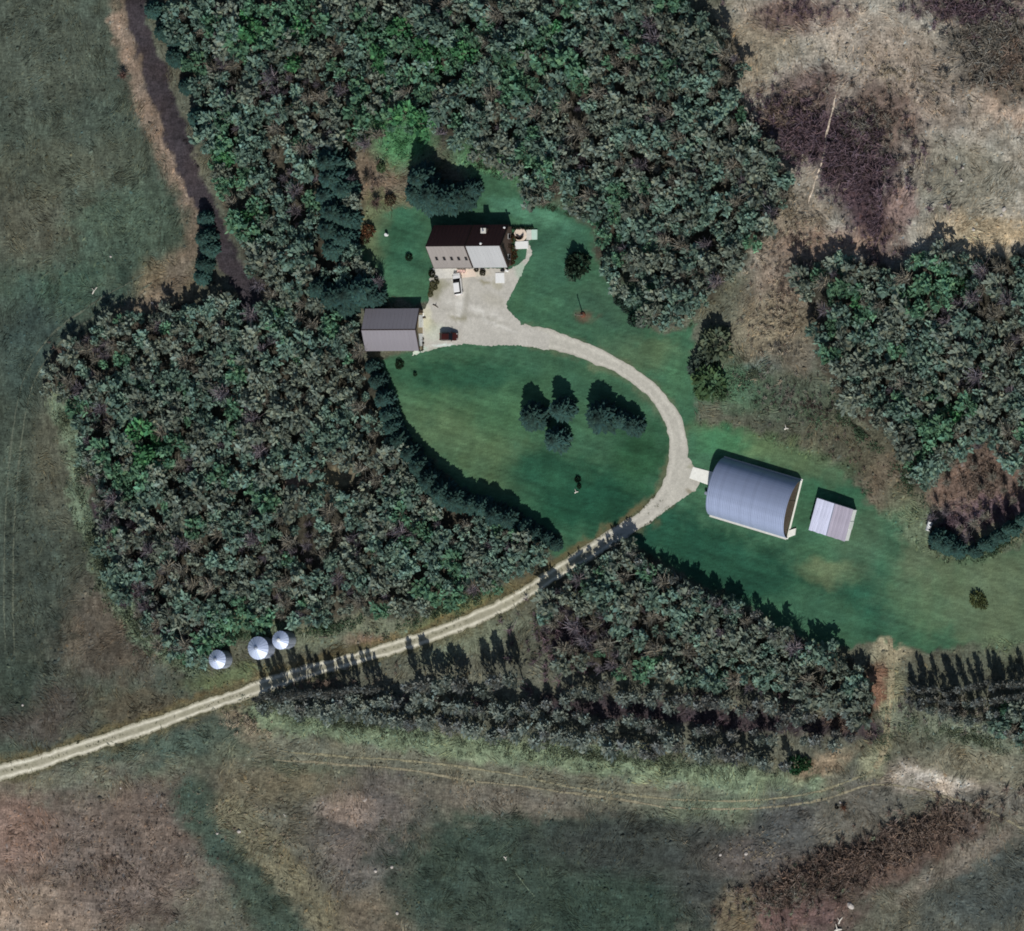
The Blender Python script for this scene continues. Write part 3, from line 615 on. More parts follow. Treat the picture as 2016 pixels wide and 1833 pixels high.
# grain bins
def bin_(vx, vy, r, eave, label, hole):
    x, y = P(vx, vy, eave); top = eave+r*.52
    b = thing('grain_bin', label, 'grain bin', (x, y, 0), 0, 'galvanised grain bins beside the west wood')
    prof = []; z = 0.0; i = 0
    while z < eave-.05:
        prof += [(r*.975, z), (r*.99, z+.1)]; z += .2
    MB().lathe([(r*.975, -.1)]+prof+[(r*.97, eave+.05)], 36).build('wall', M['galv_dark'], b)
    rf = MB().lathe([(r*1.0, eave-.03), (r*1.01, eave+.02), (.34, top)], 36).build('roof', M['galv_bin'], b)
    n = 18; seg = MB(); a0, a1 = 0, 2*math.pi/n
    for k, (ra, za) in enumerate(((r*1.035, eave+.03), (.33, top+.035))): pass
    pts = [(r*1.035, eave+.03), (.36, top+.03)]
    V = []
    for ra, za in pts: V += [(ra*math.cos(a0+.015), ra*math.sin(a0+.015), za), (ra*math.cos((a0+a1)/2), ra*math.sin((a0+a1)/2), za), (ra*math.cos(a1-.015), ra*math.sin(a1-.015), za)]
    V += [(r*1.035*math.cos(a1-.03), r*1.035*math.sin(a1-.03), eave+.085), (.36*math.cos(a1-.06), .36*math.sin(a1-.06), top+.07)]
    seg.add(V, [(0,1,4,3), (1,2,5,4), (1,2,6), (2,5,7,6)])
    me = seg.mesh('roof_panel', M['galv_bin'])
    for k in range(n): link('roof_panel', me, rf, (0,0,0), a1*k)
    MB().lathe([(.46, top-.03), (.44, top+.12), (.12, top+.26)], 16).build('cap', M['white' if hole else 'galv_dark'], b)
    ld = MB()
    for s in (-.2, .2): ld.tube((s, -r*1.0-.1, .2), (s, -r*1.0-.1, eave+.1), .03, n=5)
    for q in range(9): ld.tube((-.2, -r-.1, .4+q*.38), (.2, -r-.1, .4+q*.38), .02, n=4)
    ld.build('ladder', M['galv_dark'], b, (0,0,0), 0.9)
    return b
bin_(428, 1298.5, 2.12, 3.5, 'smaller grain bin standing alone nearest the field, west of the other two', False)
bin_(508.5, 1276, 2.55, 3.6, 'largest grain bin, the middle one of the three cone-roofed bins', False)
bin_(552.5, 1260.5, 2.05, 3.9, 'small grain bin with a white cap beside the wood, tucked behind the largest bin', True)

# ------------------------------------------------------------------ vehicles
def car(name, label, cat, vx, vy, heading, L, W, H, paint, suv=True, group=None):
    x, y = P(vx, vy, .8)
    t = thing(name, label, cat, (x, y, 0.06), heading, group)     # local +x = forwards
    hl, hw = L/2, W/2
    def sect(xx, wd, z0, z1, rnd):     # rounded body cross-section
        return [(xx,-wd+rnd*.3,z0),(xx,-wd,z0+rnd),(xx,-wd*1.0,z1-rnd),(xx,-wd+rnd*.9,z1),(xx,wd-rnd*.9,z1),(xx,wd,z1-rnd),(xx,wd,z0+rnd),(xx,wd-rnd*.3,z0)]
    secs = [(-hl,hw*.80,.45,.80,.1),(-hl+.12,hw*.93,.3,.98,.14),(-hl+.7,hw,.25,1.02,.12),(0,hw,.25,1.0,.12),(hl*.45,hw,.25,.98,.12),(hl-.6,hw*.96,.25,.90,.13),(hl-.15,hw*.86,.3,.76,.14),(hl,hw*.66,.42,.66,.08)]
    V = []; F = []
    for s_ in secs: V += sect(*s_)
    k = 8
    for i in range(len(secs)-1):
        for j in range(k): F.append((i*k+j, i*k+(j+1)%k, (i+1)*k+(j+1)%k, (i+1)*k+j))
    F += [tuple(range(k-1,-1,-1)), tuple(range((len(secs)-1)*k, len(secs)*k))]
    MB().add(V, [q[::-1] for q in F]).build('body', paint, t, smooth=False)
    # greenhouse: windscreen, rear window, side windows and roof as separate parts
    b0, b1 = -hl+.30, hl*.50; r0, r1 = -hl+.75, hl*.12; zb, zr = .99, H; wb, wr = hw*.92, hw*.74
    fl = lambda v, nm, m_: MB().add(v, [tuple(range(len(v)))]).build(nm, m_, t)
    fl([(b1,-wb,zb),(b1,wb,zb),(r1,wr,zr),(r1,-wr,zr)], 'windscreen', M['glass'])
    fl([(b0,wb,zb),(b0,-wb,zb),(r0,-wr,zr),(r0,wr,zr)], 'rear_window', M['glass'])
    fl([(b0,-wb,zb),(b1,-wb,zb),(r1,-wr,zr),(r0,-wr,zr)], 'side_window', M['glass']); fl([(b1,wb,zb),(b0,wb,zb),(r0,wr,zr),(r1,wr,zr)], 'side_window', M['glass'])
    ro = MB(); ro.add([(r0-.05,-wr-.03,zr),(r1+.06,-wr-.03,zr),(r1+.06,wr+.03,zr),(r0-.05,wr+.03,zr),(r0+.05,-wr+.08,zr+.07),(r1-.06,-wr+.08,zr+.07),(r1-.06,wr-.08,zr+.07),(r0+.05,wr-.08,zr+.07)],
        [(4,5,6,7),(0,1,5,4),(1,2,6,5),(2,3,7,6),(3,0,4,7),(3,2,1,0)]).build('roof', paint, t)
    for sx in (-1, 1):
        for sy in (-1, 1):
            wh = bpy.data.objects.new('wheel', None); COL.objects.link(wh); wh.parent = t; wh.location = (sx*hl*.62, sy*(hw-.10), .33)
            MB().tube((0,-.11,0),(0,.11,0),.34,n=16).build('tyre', M['rubber'], wh); MB().tube((0,sy*.111,0),(0,sy*.125,0),.21,n=12).build('rim', M['rim'], wh)
    for sy in (-1, 1):
        MB().box(hl-.28, hl-.05, sy*hw*.62-.16, sy*hw*.62+.16, .66, .755).build('headlight', M['lamp_clear'], t)
        MB().box(-hl-.01, -hl+.1, sy*hw*.72-.1, sy*hw*.72+.1, .62, .9).build('tail_light', M['lamp_red'], t)
        MB().box(hl*.36, hl*.44, sy*(hw+.10)-.09, sy*(hw+.10)+.09, .98, 1.12).build('mirror', paint, t)
    return t
car('parked_car', 'white car with dark windscreen parked nose towards the house on the gravel yard', 'car', 900.5, 559.5, R(97), 5.0, 1.9, 1.5, M['white_car'])
mc = car('parked_car', 'dark maroon car parked broadside by the garage on the gravel yard', 'car', 883, 662.5, R(0), 4.5, 1.85, 1.38, M['maroon'])

# ------------------------------------------------------------------ things round the house
slab('concrete_apron', [(851,528.5),(899,528),(899,547),(856,548)], .10, M['concrete_grey'], 'pale concrete apron along the foot of the grey roof half', 'apron')
slab('stone_slab', [(893,529),(935,530),(938,544),(901,548)], .085, M['pinkstone'], 'pinkish paving behind the white car by the house', 'paving')
slab('concrete_step', [(976,537.5),(993,537),(994,557),(976,557.5)], .18, M['white'], 'white concrete slab in front of the pale roof half', 'slab')
slab('white_slab', [(1016.5,475.5),(1041,474.5),(1041,489.5),(1014,490.5)], .45, M['white'], 'white box-shaped hot tub cover south of the round pinkish patio', 'tub')
slab('mint_slab', [(1047,452),(1058.5,452),(1058.5,471.5),(1048,472)], .30, M['mint'], 'pale mint step at the far end of the round patio', 'step')
slab('grey_slab', [(1037,452),(1046.8,452),(1047.5,471.5),(1037,473.5)], .22, M['concrete_grey'], 'grey slab between the round patio and the mint step', 'slab')
px_, py_ = P(1024, 462, .35)
pat = thing('round_patio', 'raised round pinkish patio against the east gable of the house', 'patio', (px_, py_, 0))
MB().lathe([(1.55,-.1),(1.55,.33),(1.5,.36),(0.01,.36)], 32).build('paving', M['pinkstone'], pat)
cb = thing('curved_bench', 'dark curved bench on the round pinkish patio', 'bench', (px_+.05, py_-.15, .36))
seat = MB(); bk = MB(); n = 14
for rr0, rr1, z0, z1, mb_ in ((.45,.98,.30,.42,seat),(.95,1.05,.42,.85,bk)):
    V = []
    for i in range(n+1):
        a = R(190+160*i/n)
        for r_, z_ in ((rr0,z0),(rr1,z0),(rr1,z1),(rr0,z1)): V.append((r_*math.cos(a), r_*math.sin(a), z_))
    F = [(i*4+j, i*4+(j+1)%4, (i+1)*4+(j+1)%4, (i+1)*4+j) for i in range(n) for j in range(4)]+[(3,2,1,0), tuple(n*4+q for q in range(4))]
    mb_.add(V, F)
seat.build('seat', M['wood_dark'], cb); bk.build('backrest', M['wood_dark'], cb)
for a in (200, 270, 340): MB().tube((.72*math.cos(R(a)), .72*math.sin(R(a)), 0), (.72*math.cos(R(a)), .72*math.sin(R(a)), .3), .05, n=6).build('leg', M['wood_dark'], cb)
hx2, hy2 = P(1030, 449.5)
hd = thing('low_hedge', 'low dark clipped hedge along the north edge of the round patio', 'hedge', (hx2, hy2, 0))
blob_ = MB().box(-2.6, 2.5, -.22, .22, 0, .6); HEDGE_ROOT = hd
for i, (vx, vy) in enumerate(((904,534.5),(909,534.5),(914.5,535))):
    x, y = P(vx, vy, .3); p_ = thing('flower_pot', ['pinkish clay pot nearest the white car by the house wall','pinkish clay pot between two others by the house wall','pinkish clay pot nearest the porch post by the house wall'][i], 'pot', (x, y, .085), 0, 'clay pots by the house wall')
    MB().lathe([(.22,0),(.34,.42),(.38,.44),(.38,.5),(.30,.5),(.28,.4)], 14).build('pot', M['clay'], p_)
def barrel(vx, vy, h, r, m, name, label, cat, base=.06):
    x, y = P(vx, vy, h); b = thing(name, label, cat, (x, y, base))
    MB().lathe([(r*.9,0),(r,.08),(r*.97,h*.33),(r*1.02,h*.35),(r*.97,h*.37),(r*.97,h*.66),(r*1.02,h*.68),(r*.97,h*.7),(r,h-.04),(r*.92,h)], 18).build('drum', m, b)
    MB().lathe([(r*.9,h-.02),(r*.88,h+.03),(r*.2,h+.035)], 18).build('lid', m, b)
barrel(987.5, 532, 1.0, .36, M['rubber'], 'rain_barrel', 'black rain barrel at the corner of the pale roof half', 'barrel')
barrel(996.5, 532.5, .8, .30, M['white'], 'white_drum', 'white drum beside the black rain barrel', 'drum')
barrel(759, 462, .9, .36, M['white'], 'well_cap', 'small white round well cap on the lawn west of the house', 'well', 0)
barrel(1389.5, 971, .9, .38, M['galv_dark'], 'steel_drum', 'small dark steel drum at the west corner of the arched barn', 'drum', 0)
slab('timber_stack', [(1555,1044),(1568,1040),(1566,1053),(1553,1058)], .4, M['concrete'], 'pale stack of boards at the south-east corner of the arched barn', 'boards')
slab('concrete_step', [(826,616),(835,616),(835,623.5),(825,623.5)], .14, M['concrete'], 'pale slab north of the narrow dark beam at the garage front', 'slab')
slab('concrete_step', [(826,629),(834,628),(834,658),(826,660)], .12, M['concrete_grey'], 'long pale strip slab along the garage front', 'slab')
bx, by = P(831.5, 625.5); bmx = thing('timber_beam', 'dark timber beam lying square to the garage front', 'beam', (bx, by, .06)); MB().box(-1.0, .9, -.13, .13, 0, .28).build('beam', M['wood_dark'], bmx)

# yard light pole with its dark base, and the post near the bins
def pole(vx, vy, h, r, label, name, base=False):
    x, y = P(vx, vy); t = thing(name, label, 'pole', (x, y, 0))
    MB().tube((0,0,-.3),(0,0,h),r,r*.75,n=8).build('post', M['bark'], t)
    if base:
        MB().box(-.06,.06,-.5,.5,h-.45,h-.3).build('crossbar', M['wood_dark'], t)
        MB().lathe([(.7,-.05),(.65,.3),(.3,.45),(.1,.45)], 12).build('planter', M['rust'], t)
pole(1148, 620, 4.2, .15, 'weathered pole with a dark planter at its foot on the lawn east of the yard', 'yard_pole', True)
pole(643.5, 1254, 3.9, .14, 'weathered leaning-shadow pole beside the wood east of the grain bins', 'wooden_pole')

# white fuel tank at the spruce edge
tx, ty = P(1831, 1036, .8)
ft = thing('fuel_tank', 'white upright tank at the shaded western tip of the eastern spruces', 'tank', (tx, ty, 0), R(70))
MB().tube((-1.0,0,1.3),(1.0,0,1.3),.55,n=18).build('tank', M['white'], ft)
for s in (-.7, .7):
    MB().box(s-.06, s+.06, -.5, .5, .0, .85).build('leg', M['galv_dark'], ft)

# swing set style bits on the dark lawn, small pale and dark objects
def rock(vx, vy, r, label, m='rock', seed=0):
    rr = random.Random(seed+int(vx*7+vy)); bm = bmesh.new(); bmesh.ops.create_icosphere(bm, subdivisions=2, radius=r)
    sx, sy, sz = rr.uniform(.8,1.25), rr.uniform(.75,1.1), rr.uniform(.55,.8)
    for v in bm.verts:
        f = 1+rr.uniform(-.13,.13); v.co = Vector((v.co.x*sx*f, v.co.y*sy*f, v.co.z*sz*f))
    me = bpy.data.meshes.new('rock'); bm.to_mesh(me); bm.free(); me.materials.append(M[m])
    x, y = P(vx, vy); o = link('rock', me, None, (x, y, float(hz(np.array(x), np.array(y)))+r*.25), rr.uniform(0,6))
    return tag(o, label, 'rock', 'pale field stones')
def log(vx, vy, ang_, L, r, label, m='log', up=0.0, grp='fallen logs'):
    x, y = P(vx, vy); z = float(hz(np.array(x), np.array(y)))
    mb = MB(); pts = [Vector((-L/2,0,r)), Vector((-L*.1,r*.6,r*1.1+up*.5)), Vector((L/2,-r*.5,r*.9+up))]
    mb.tube(pts[0], pts[1], r, r*.9, 7); mb.tube(pts[1], pts[2], r*.9, r*.55, 7); mb.tube(pts[1], pts[1]+Vector((L*.2, r*4, r*2)), r*.5, r*.2, 5)
    o = mb.build('log', M[m], None, (x, y, z), R(ang_)); return tag(o, label, 'log', grp)
log(1549, 844, 15, 1.0, .2, 'short pale log over a dark hollow north of the arched barn')
log(187, 572, 55, 2.0, .16, 'thin pale log in the western field below the dirt trail')
log(1655, 1812, 60, 1.9, .18, 'pale log pointing at the big stone near the southern scrub')
log(1651, 1831, 20, 1.8, .3, 'thick white log at the southern edge of the brown scrub')
log(858, 602.5, -25, 1.5, .13, 'small dark log lying at the west side of the gravel yard', 'wood_dark')
log(995, 1690, -50, 1.0, .16, 'little white log lying in the dark green southern field')
log(1135.5, 969, 25, .9, .16, 'little pale log on the dark part of the oval lawn')
log(561, 1606, -55, .9, .1, 'thin pale stick on the brown ground south of the driveway')
for vx, vy, r, lb in ((1895,330,.38,'northernmost pale stone of those on the grey-green north-east pasture'),(1893,355,.42,'pale stone just south of the northernmost one on the north-east pasture'),(1860,405,.45,'pale stone with a dark hollow at the west side of the north-east pasture'),(1977,412,.5,'larger pale stone in a dark ring near the east edge of the north-east pasture'),(1972,424,.38,'small pale stone just below the ringed stone on the north-east pasture'),(1917,452,.42,'pale stone on the yellowish band of the north-east pasture'),
    (1675,1783,.75,'big white boulder beside the pale log in the southern scrub'),(471,1637,.5,'pinkish stone on the yellowish southern slope by the green stripe'),(428,1641,.3,'small white stone in the middle of the dark green diagonal stripe'),(740,1715,.45,'dull pale stone on the grey patch, west of its brighter neighbour'),(772,1707,.42,'bright pale stone on the grey patch beside a duller one'),(782,1798,.42,'pale stone at the bottom corner between the grey patch and the dark field'),
    (1418,1683,.32,'small white stone, western one of a pair on the southern bank'),(1469,1681,.4,'white stone, eastern one of a pair on the southern bank'),(1655,1580,.32,'white stone beside a brown bush on the southern bank'),(238,1552,.25,'white stone by the lower edge of the driveway'),(45,1388,.3,'white stone in the dark corner above the driveway'),(300,597,.35,'pale stone beside the northern tip of the west wood'),(218,505,.28,'tiny pale stone in the western field below the dirt trail'),(210,1770,.25,'lone pale stone on the tan corner of the southern brown ground'),(370,1770,.25,'pale stone at the lower end of the brown ground near the green stripe')):
    rock(vx, vy, r, lb)

# ------------------------------------------------------------------ vegetation prototypes (arrays of kite-shaped leaf sprays)
def kites(C, D, Ln, Wd, r, flat=0.0):
    """C centres, D directions, lengths, widths -> (4n,3) verts"""
    n = len(C); D = D/np.linalg.norm(D, axis=1, keepdims=True)
    q = r.normal(size=(n, 3)); 
    if flat: q = q*(1-flat)+np.array([0, 0, 1.0])*flat
    S = np.cross(D, q); S /= np.linalg.norm(S, axis=1, keepdims=True)+1e-9
    Ln = np.asarray(Ln)[:, None]; Wd = np.asarray(Wd)[:, None]
    return np.stack([C-D*Ln*.5, C+S*Wd*.5+D*Ln*.08, C+D*Ln*.5, C-S*Wd*.5+D*Ln*.08], 1).reshape(-1, 3)
def sticks(A0, A1, w0, w1, r):
    D = A1-A0; D /= np.linalg.norm(D, axis=1, keepdims=True)+1e-9
    S = np.cross(D, r.normal(size=D.shape)); S /= np.linalg.norm(S, axis=1, keepdims=True)+1e-9
    w0 = np.asarray(w0)[:, None]; w1 = np.asarray(w1)[:, None]
    return np.stack([A0-S*w0, A0+S*w0, A1+S*w1, A1-S*w1], 1).reshape(-1, 3)
def proto_aspen(seed, R_=1.85, H=6.4, n=150):
    r = np.random.default_rng(seed); k = r.integers(8, 12)
    th = r.uniform(0, 6.283, k); rad = R_*np.sqrt(r.uniform(.05, .85, k)); zc = H*.58+r.uniform(-.7, 1.5, k)-rad*.45
    cc = np.stack([rad*np.cos(th), rad*np.sin(th), zc], 1)
    cl = r.integers(0, k, n); C = cc[cl]+r.normal(size=(n, 3))*np.array([.33, .33, .26])
    D = (C-np.array([0, 0, H*.35])); D /= np.linalg.norm(D, axis=1, keepdims=True); D = D*.75+r.normal(size=(n, 3))*.5
    V = kites(C, D, r.uniform(.6, 1.35, n), r.uniform(.36, .72, n), r, .68)
    t = np.repeat((r.uniform(.84, 1.16, n)*r.uniform(.72, 1.28, k)[cl]), 4)
    m = 26; th = r.uniform(0, 6.28, m); a0 = np.stack([np.zeros(m), np.zeros(m), r.uniform(.35, .62, m)*H], 1); a1 = cc[r.integers(0, k, m)]+r.normal(size=(m, 3))*.35
    V2 = sticks(a0, a1, np.full(m, .06), np.full(m, .03), r)
    return np.concatenate([V, V2]), np.concatenate([t, np.full(4*m, .8)])
def proto_bare(seed, R_=1.7, H=5.6, n=230, spread=1.0, wid=.036):
    r = np.random.default_rng(seed); th = r.uniform(0, 6.283, n)
    z0 = r.uniform(.25, .75, n)*H; f = r.uniform(.1, .75, n)*R_*spread
    A0 = np.stack([f*.45*np.cos(th), f*.45*np.sin(th), z0], 1)
    th2 = th+r.normal(size=n)*1.5; rr = np.abs(f+r.normal(size=n)*.33*R_)
    A1 = np.stack([rr*np.cos(th2), rr*np.sin(th2), z0+r.uniform(.12, .35, n)*H*(1.1-rr/R_*.4)], 1)
    V = sticks(A0, A1, r.uniform(.7, 1.5, n)*wid, np.full(n, wid*.6), r)
    return V, np.repeat(r.uniform(.6, 1.35, n), 4)
def proto_spruce(seed, R_=2.0, H=7.5):
    r = np.random.default_rng(seed); Vs = []; T = []
    nl = 17
    for i in range(nl):
        f = i/(nl-1); z = .25+f*(H-.6); rad = R_*math.sqrt(max(0, 1-f**1.9))*min(1, .70+f*2.0)+.12; nb = int(9+11*(1-f)**.5); ph = r.uniform(0, 6)
        for k in range(nb):
            a = ph+6.283*k/nb+r.normal()*.16; L = rad*r.uniform(.72, 1.12); wd = .22+.34*L*.45*r.uniform(.7, 1.3)
            ca, sa_ = math.cos(a), math.sin(a); dr = -.22*L*r.uniform(.5, 1.4)
            p0 = np.array([0, 0, z+.12]); mid = np.array([ca*L*.55, sa_*L*.55, z+dr*.3+.06]); tip = np.array([ca*L, sa_*L, z+dr])
            s = np.array([-sa_, ca, 0])*wd; dn = np.array([0, 0, -.16*wd-.06])
            Vs += [p0, mid+s+dn, tip, mid+np.array([0,0,.05]), p0, mid+np.array([0,0,.05]), tip, mid-s+dn]; b = r.uniform(.6, 1.25); T += [b*.35, b*.8, b*2.1, b, b*.35, b, b*2.1, b*.8]  # tint paints light onto branch tips and shade onto their inner ends
    Vs += [np.array(p) for p in ((-.1,0,H-.7),(.1,0,H-.7),(0,0,H+.15),(0,0,H+.1),(0,-.1,H-.7),(0,.1,H-.7),(0,0,H+.15),(0,0,H+.1))]; T += [1]*8
    return np.array(Vs), np.array(T)
def proto_poplar(seed, R_=1.15, H=7.0, n=165, leafy=.62):
    r = np.random.default_rng(seed); nl = int(n*leafy); nb = n-nl
    th = r.uniform(0, 6.283, nb); z0 = r.uniform(.12, .8, nb)*H; f = r.uniform(.05, .3, nb)*R_
    A0 = np.stack([f*np.cos(th), f*np.sin(th), z0], 1); rr = r.uniform(.35, 1.0, nb)*R_*(1.15-z0/H*.6)
    A1 = np.stack([rr*np.cos(th), rr*np.sin(th), np.minimum(z0+r.uniform(.18, .36, nb)*H, H*1.02)], 1)
    V = sticks(A0, A1, np.full(nb, .06), np.full(nb, .03), r)
    th = r.uniform(0, 6.283, nl); z = r.uniform(.3, 1.0, nl)**.8*H; rad = R_*np.sqrt(r.uniform(.02, 1, nl))*np.sin(np.clip((1.08-z/H)*2.2, .15, 1.57))
    C = np.stack([rad*np.cos(th), rad*np.sin(th), z], 1); D = np.stack([np.cos(th)*.6, np.sin(th)*.6, np.full(nl, 1.0)], 1)+r.normal(size=(nl, 3))*.3
    V2 = kites(C, D, r.uniform(.6, 1.4, nl), r.uniform(.26, .5, nl), r)
    return np.concatenate([V, V2]), np.concatenate([np.full(4*nb, .9), np.repeat(r.uniform(.75, 1.3, nl), 4)])
def proto_bush(seed, R_=1.0, H=1.4, n=90):
    r = np.random.default_rng(seed); u = r.normal(size=(n, 3)); u /= np.linalg.norm(u, axis=1, keepdims=True); u[:, 2] = np.abs(u[:, 2])
    C = u*np.array([R_, R_, H])*np.cbrt(r.uniform(.15, 1, n))[:, None]+np.array([0, 0, .1]); D = u+r.normal(size=(n, 3))*.45
    return kites(C, D, r.uniform(.3, .6, n)*R_, r.uniform(.15, .32, n)*R_, r), np.repeat(r.uniform(.65, 1.3, n), 4)
def qf(nv): return np.arange(nv).reshape(-1, 4)
def jitter_tint(base, t, r):
    c = np.asarray(base)[None, :]*t[:, None]; hue = np.repeat(r.normal(size=len(t)//4)*.06, 4)
    return np.clip(c*np.stack([1+hue, np.ones_like(hue), 1-hue], 1), .003, .8)
def crown_mesh(name, VT, base, m, seed=0):
    V, t = VT; return np_mesh(name, V, qf(len(V)), m, jitter_tint(base, t, np.random.default_rng(seed)))
def trunk_mesh(H, r0, seed, limbs=5, spread=.7):
    rr = random.Random(seed); mb = MB(); mb.tube((0,0,-.3), (rr.uniform(-.1,.1), rr.uniform(-.1,.1), H), r0, r0*.3, 6)
    for i in range(limbs):
        a = rr.uniform(0,6.28); z = H*rr.uniform(.35,.75); mb.tube((0,0,z), (spread*math.cos(a), spread*math.sin(a), z+H*.22), r0*.5, r0*.2, 4)
    return mb.mesh('trunk', M['bark'])

COLS = {  # natural foliage and twig colours
    'aspen': A(114,139,125), 'aspen2': A(123,134,121), 'green': A(98,135,108), 'bright': A(86,138,94), 'bare': A(128,125,114), 'purple': A(112,106,112),
    'spruce': A(52,80,74)*.48, 'poplar': A(126,130,126), 'palegreen': A(126,136,128), 'bush': A(70,78,56)}
HT = {'aspen': 7.0, 'bare': 6.0}
PROTO = {'aspen': [proto_aspen(100+i) for i in range(7)], 'bare': [proto_bare(200+i) for i in range(6)]}
TRUNK = {'aspen': [trunk_mesh(4.6, .14, i) for i in range(3)], 'bare': [trunk_mesh(4.6, .13, 20+i, 6, .9) for i in range(3)]}
CROWN = {}
def crown_for(shape, i, colour):
    k = (shape, i, colour)
    if k not in CROWN: CROWN[k] = crown_mesh('crown', PROTO[shape][i], COLS[colour], M['leaf'] if shape == 'aspen' else M['twig'], i)
    return CROWN[k]
SRC = {}
def plant(kind, name, label, cat, x, y, z, s, sz, rz, crown, trunk, group=None, tilt=0.0):
    """a tree: the first of each mesh pair is built, the others are copies of it and its parts"""
    key = (name, crown.name, trunk.name if trunk else '')
    if key not in SRC:
        t = bpy.data.objects.new(name, None); COL.objects.link(t); c = link('crown' if trunk else 'foliage', crown, t); tk = link('trunk', trunk, t) if trunk else None
        SRC[key] = (t, [c]+([tk] if tk else []))
    else:
        s0, ch = SRC[key]; t = s0.copy(); COL.objects.link(t)
        for o in ch:
            q = o.copy(); COL.objects.link(q); q.parent = t
        for kk in ('label', 'category', 'group'):
            if kk in t: del t[kk]
    t.location = (x, y, z); t.scale = (s, s, sz); t.rotation_euler = (tilt*math.cos(rz*3), tilt*math.sin(rz*3), rz)
    return tag(t, label, cat, group)

# ------------------------------------------------------------------ the woods
def scatter(poly, dmin, seed, keep=1.0):
    r = np.random.default_rng(seed); xs_ = [p[0] for p in poly]; ys_ = [p[1] for p in poly]
    n = int((max(xs_)-min(xs_))*(max(ys_)-min(ys_))*K*K*1.1/(dmin*dmin)*3.2)
    vx = r.uniform(min(xs_), max(xs_), n); vy = r.uniform(min(ys_), max(ys_), n)
    ok = poly_sd(vx, vy, poly) < -4; vx, vy = vx[ok], vy[ok]
    x, y = [], []; grid = {}
    for a, b in zip(vx, vy):
        gx, gy = P(a, b); c = (int(gx//dmin), int(gy//dmin))
        if any((gx-q[0])**2+(gy-q[1])**2 < dmin*dmin for i in (-1,0,1) for j in (-1,0,1) for q in grid.get((c[0]+i, c[1]+j), ())): continue
        grid.setdefault(c, []).append((gx, gy)); x.append(gx); y.append(gy)
    return np.array(x), np.array(y)
# where the crowns stay out: clearings inside the woods and the spruces
SPRUCE_LAWN = [(1060,820,7.2,2.0,'dark spruce on the oval lawn, westernmost of the clump of six'),(1117,806,7.4,1.7,'tall narrow spruce on the oval lawn, northernmost of the clump'),(1105,866,6.3,1.8,'spruce on the oval lawn, southernmost of the clump of six'),
    (1196,822,7.5,2.3,'broadest spruce of the oval lawn clump, nearest the driveway bend but two'),(1254,838,5.0,1.5,'short spruce at the eastern end of the clump on the oval lawn'),(1233,826,5.2,1.3,'small spruce squeezed between the broadest and the easternmost one on the oval lawn')]
SPRUCE_ROW = [(742,722,5.0,1.6),(752,750,5.6,1.8),(766,786,6.0,2.0),(775,818,5.6,2.0),(783,842,5.8,2.0),(797,868,6.0,2.1),(818,893,6.0,2.1),(836,918,6.4,2.2),(860,948,7.6,2.5),(884,972,8.0,2.6),(908,984,7.4,2.4),(938,994,6.0,2.0),(962,1000,6.4,2.1),(988,1014,7.2,2.4),(1014,1022,6.4,2.2),(1042,1038,5.0,1.7),(1064,1050,5.0,1.6),(1084,1060,4.6,1.5),(1098,1072,3.6,1.3)]
SPRUCE_COL = [(668,320,10.0,2.4),(672,352,9.5,2.4),(660,385,8.0,2.2),(690,372,7.0,2.0),(672,418,8.5,2.3),(694,430,6.5,1.9),(664,452,8.0,2.2),(688,468,6.5,2.0),(668,490,7.0,2.0)]
SPRUCE_NEAR = [(642,568,7.0,2.1),(668,585,7.5,2.3),(700,580,8.6,2.7),(728,572,8.2,2.5),(744,584,6.0,1.9),(690,605,5.5,2.0)]
SPRUCE_HOUSE = [(846,352,9.2,2.4),(838,380,8.0,2.4),(868,384,9.0,2.6),(894,392,8.4,2.5),(922,386,6.4,2.1),(860,398,6.6,2.2),(936,372,5.0,1.6)]
SPRUCE_TRAIL = [(310,20,5.0,1.5),(330,62,5.0,1.6),(350,82,4.0,1.4),(352,112,5.0,1.6),(374,170,4.5,1.4),(398,232,6.0,1.7),(402,252,4.5,1.4),(410,430,4.6,1.3),(414,470,6.0,1.7),(420,490,5.0,1.5),(410,520,5.0,1.5),(404,545,4.6,1.4)]
SPRUCE_EAST = [(1858,1062,6.0,1.8),(1874,1072,5.0,1.6),(1892,1082,4.2,1.4),(1926,1084,5.4,1.1),(1952,1070,6.8,1.2),(1978,1054,7.6,1.2),(2002,1040,8.0,1.25),(2028,1022,8.0,1.2)]
ALLSP = SPRUCE_LAWN+SPRUCE_ROW+SPRUCE_COL+SPRUCE_NEAR+SPRUCE_HOUSE+SPRUCE_TRAIL+SPRUCE_EAST
SPX = np.array([P(s[0], s[1])+(s[3],) for s in ALLSP])
HOLES = [(745,350,50,60),(590,950,46,14),(650,945,44,16),(735,470,26,50),(545,330,16,24),(430,820,24,14),(800,300,30,26),(560,1236,60,14),(516,1262,60,34)]
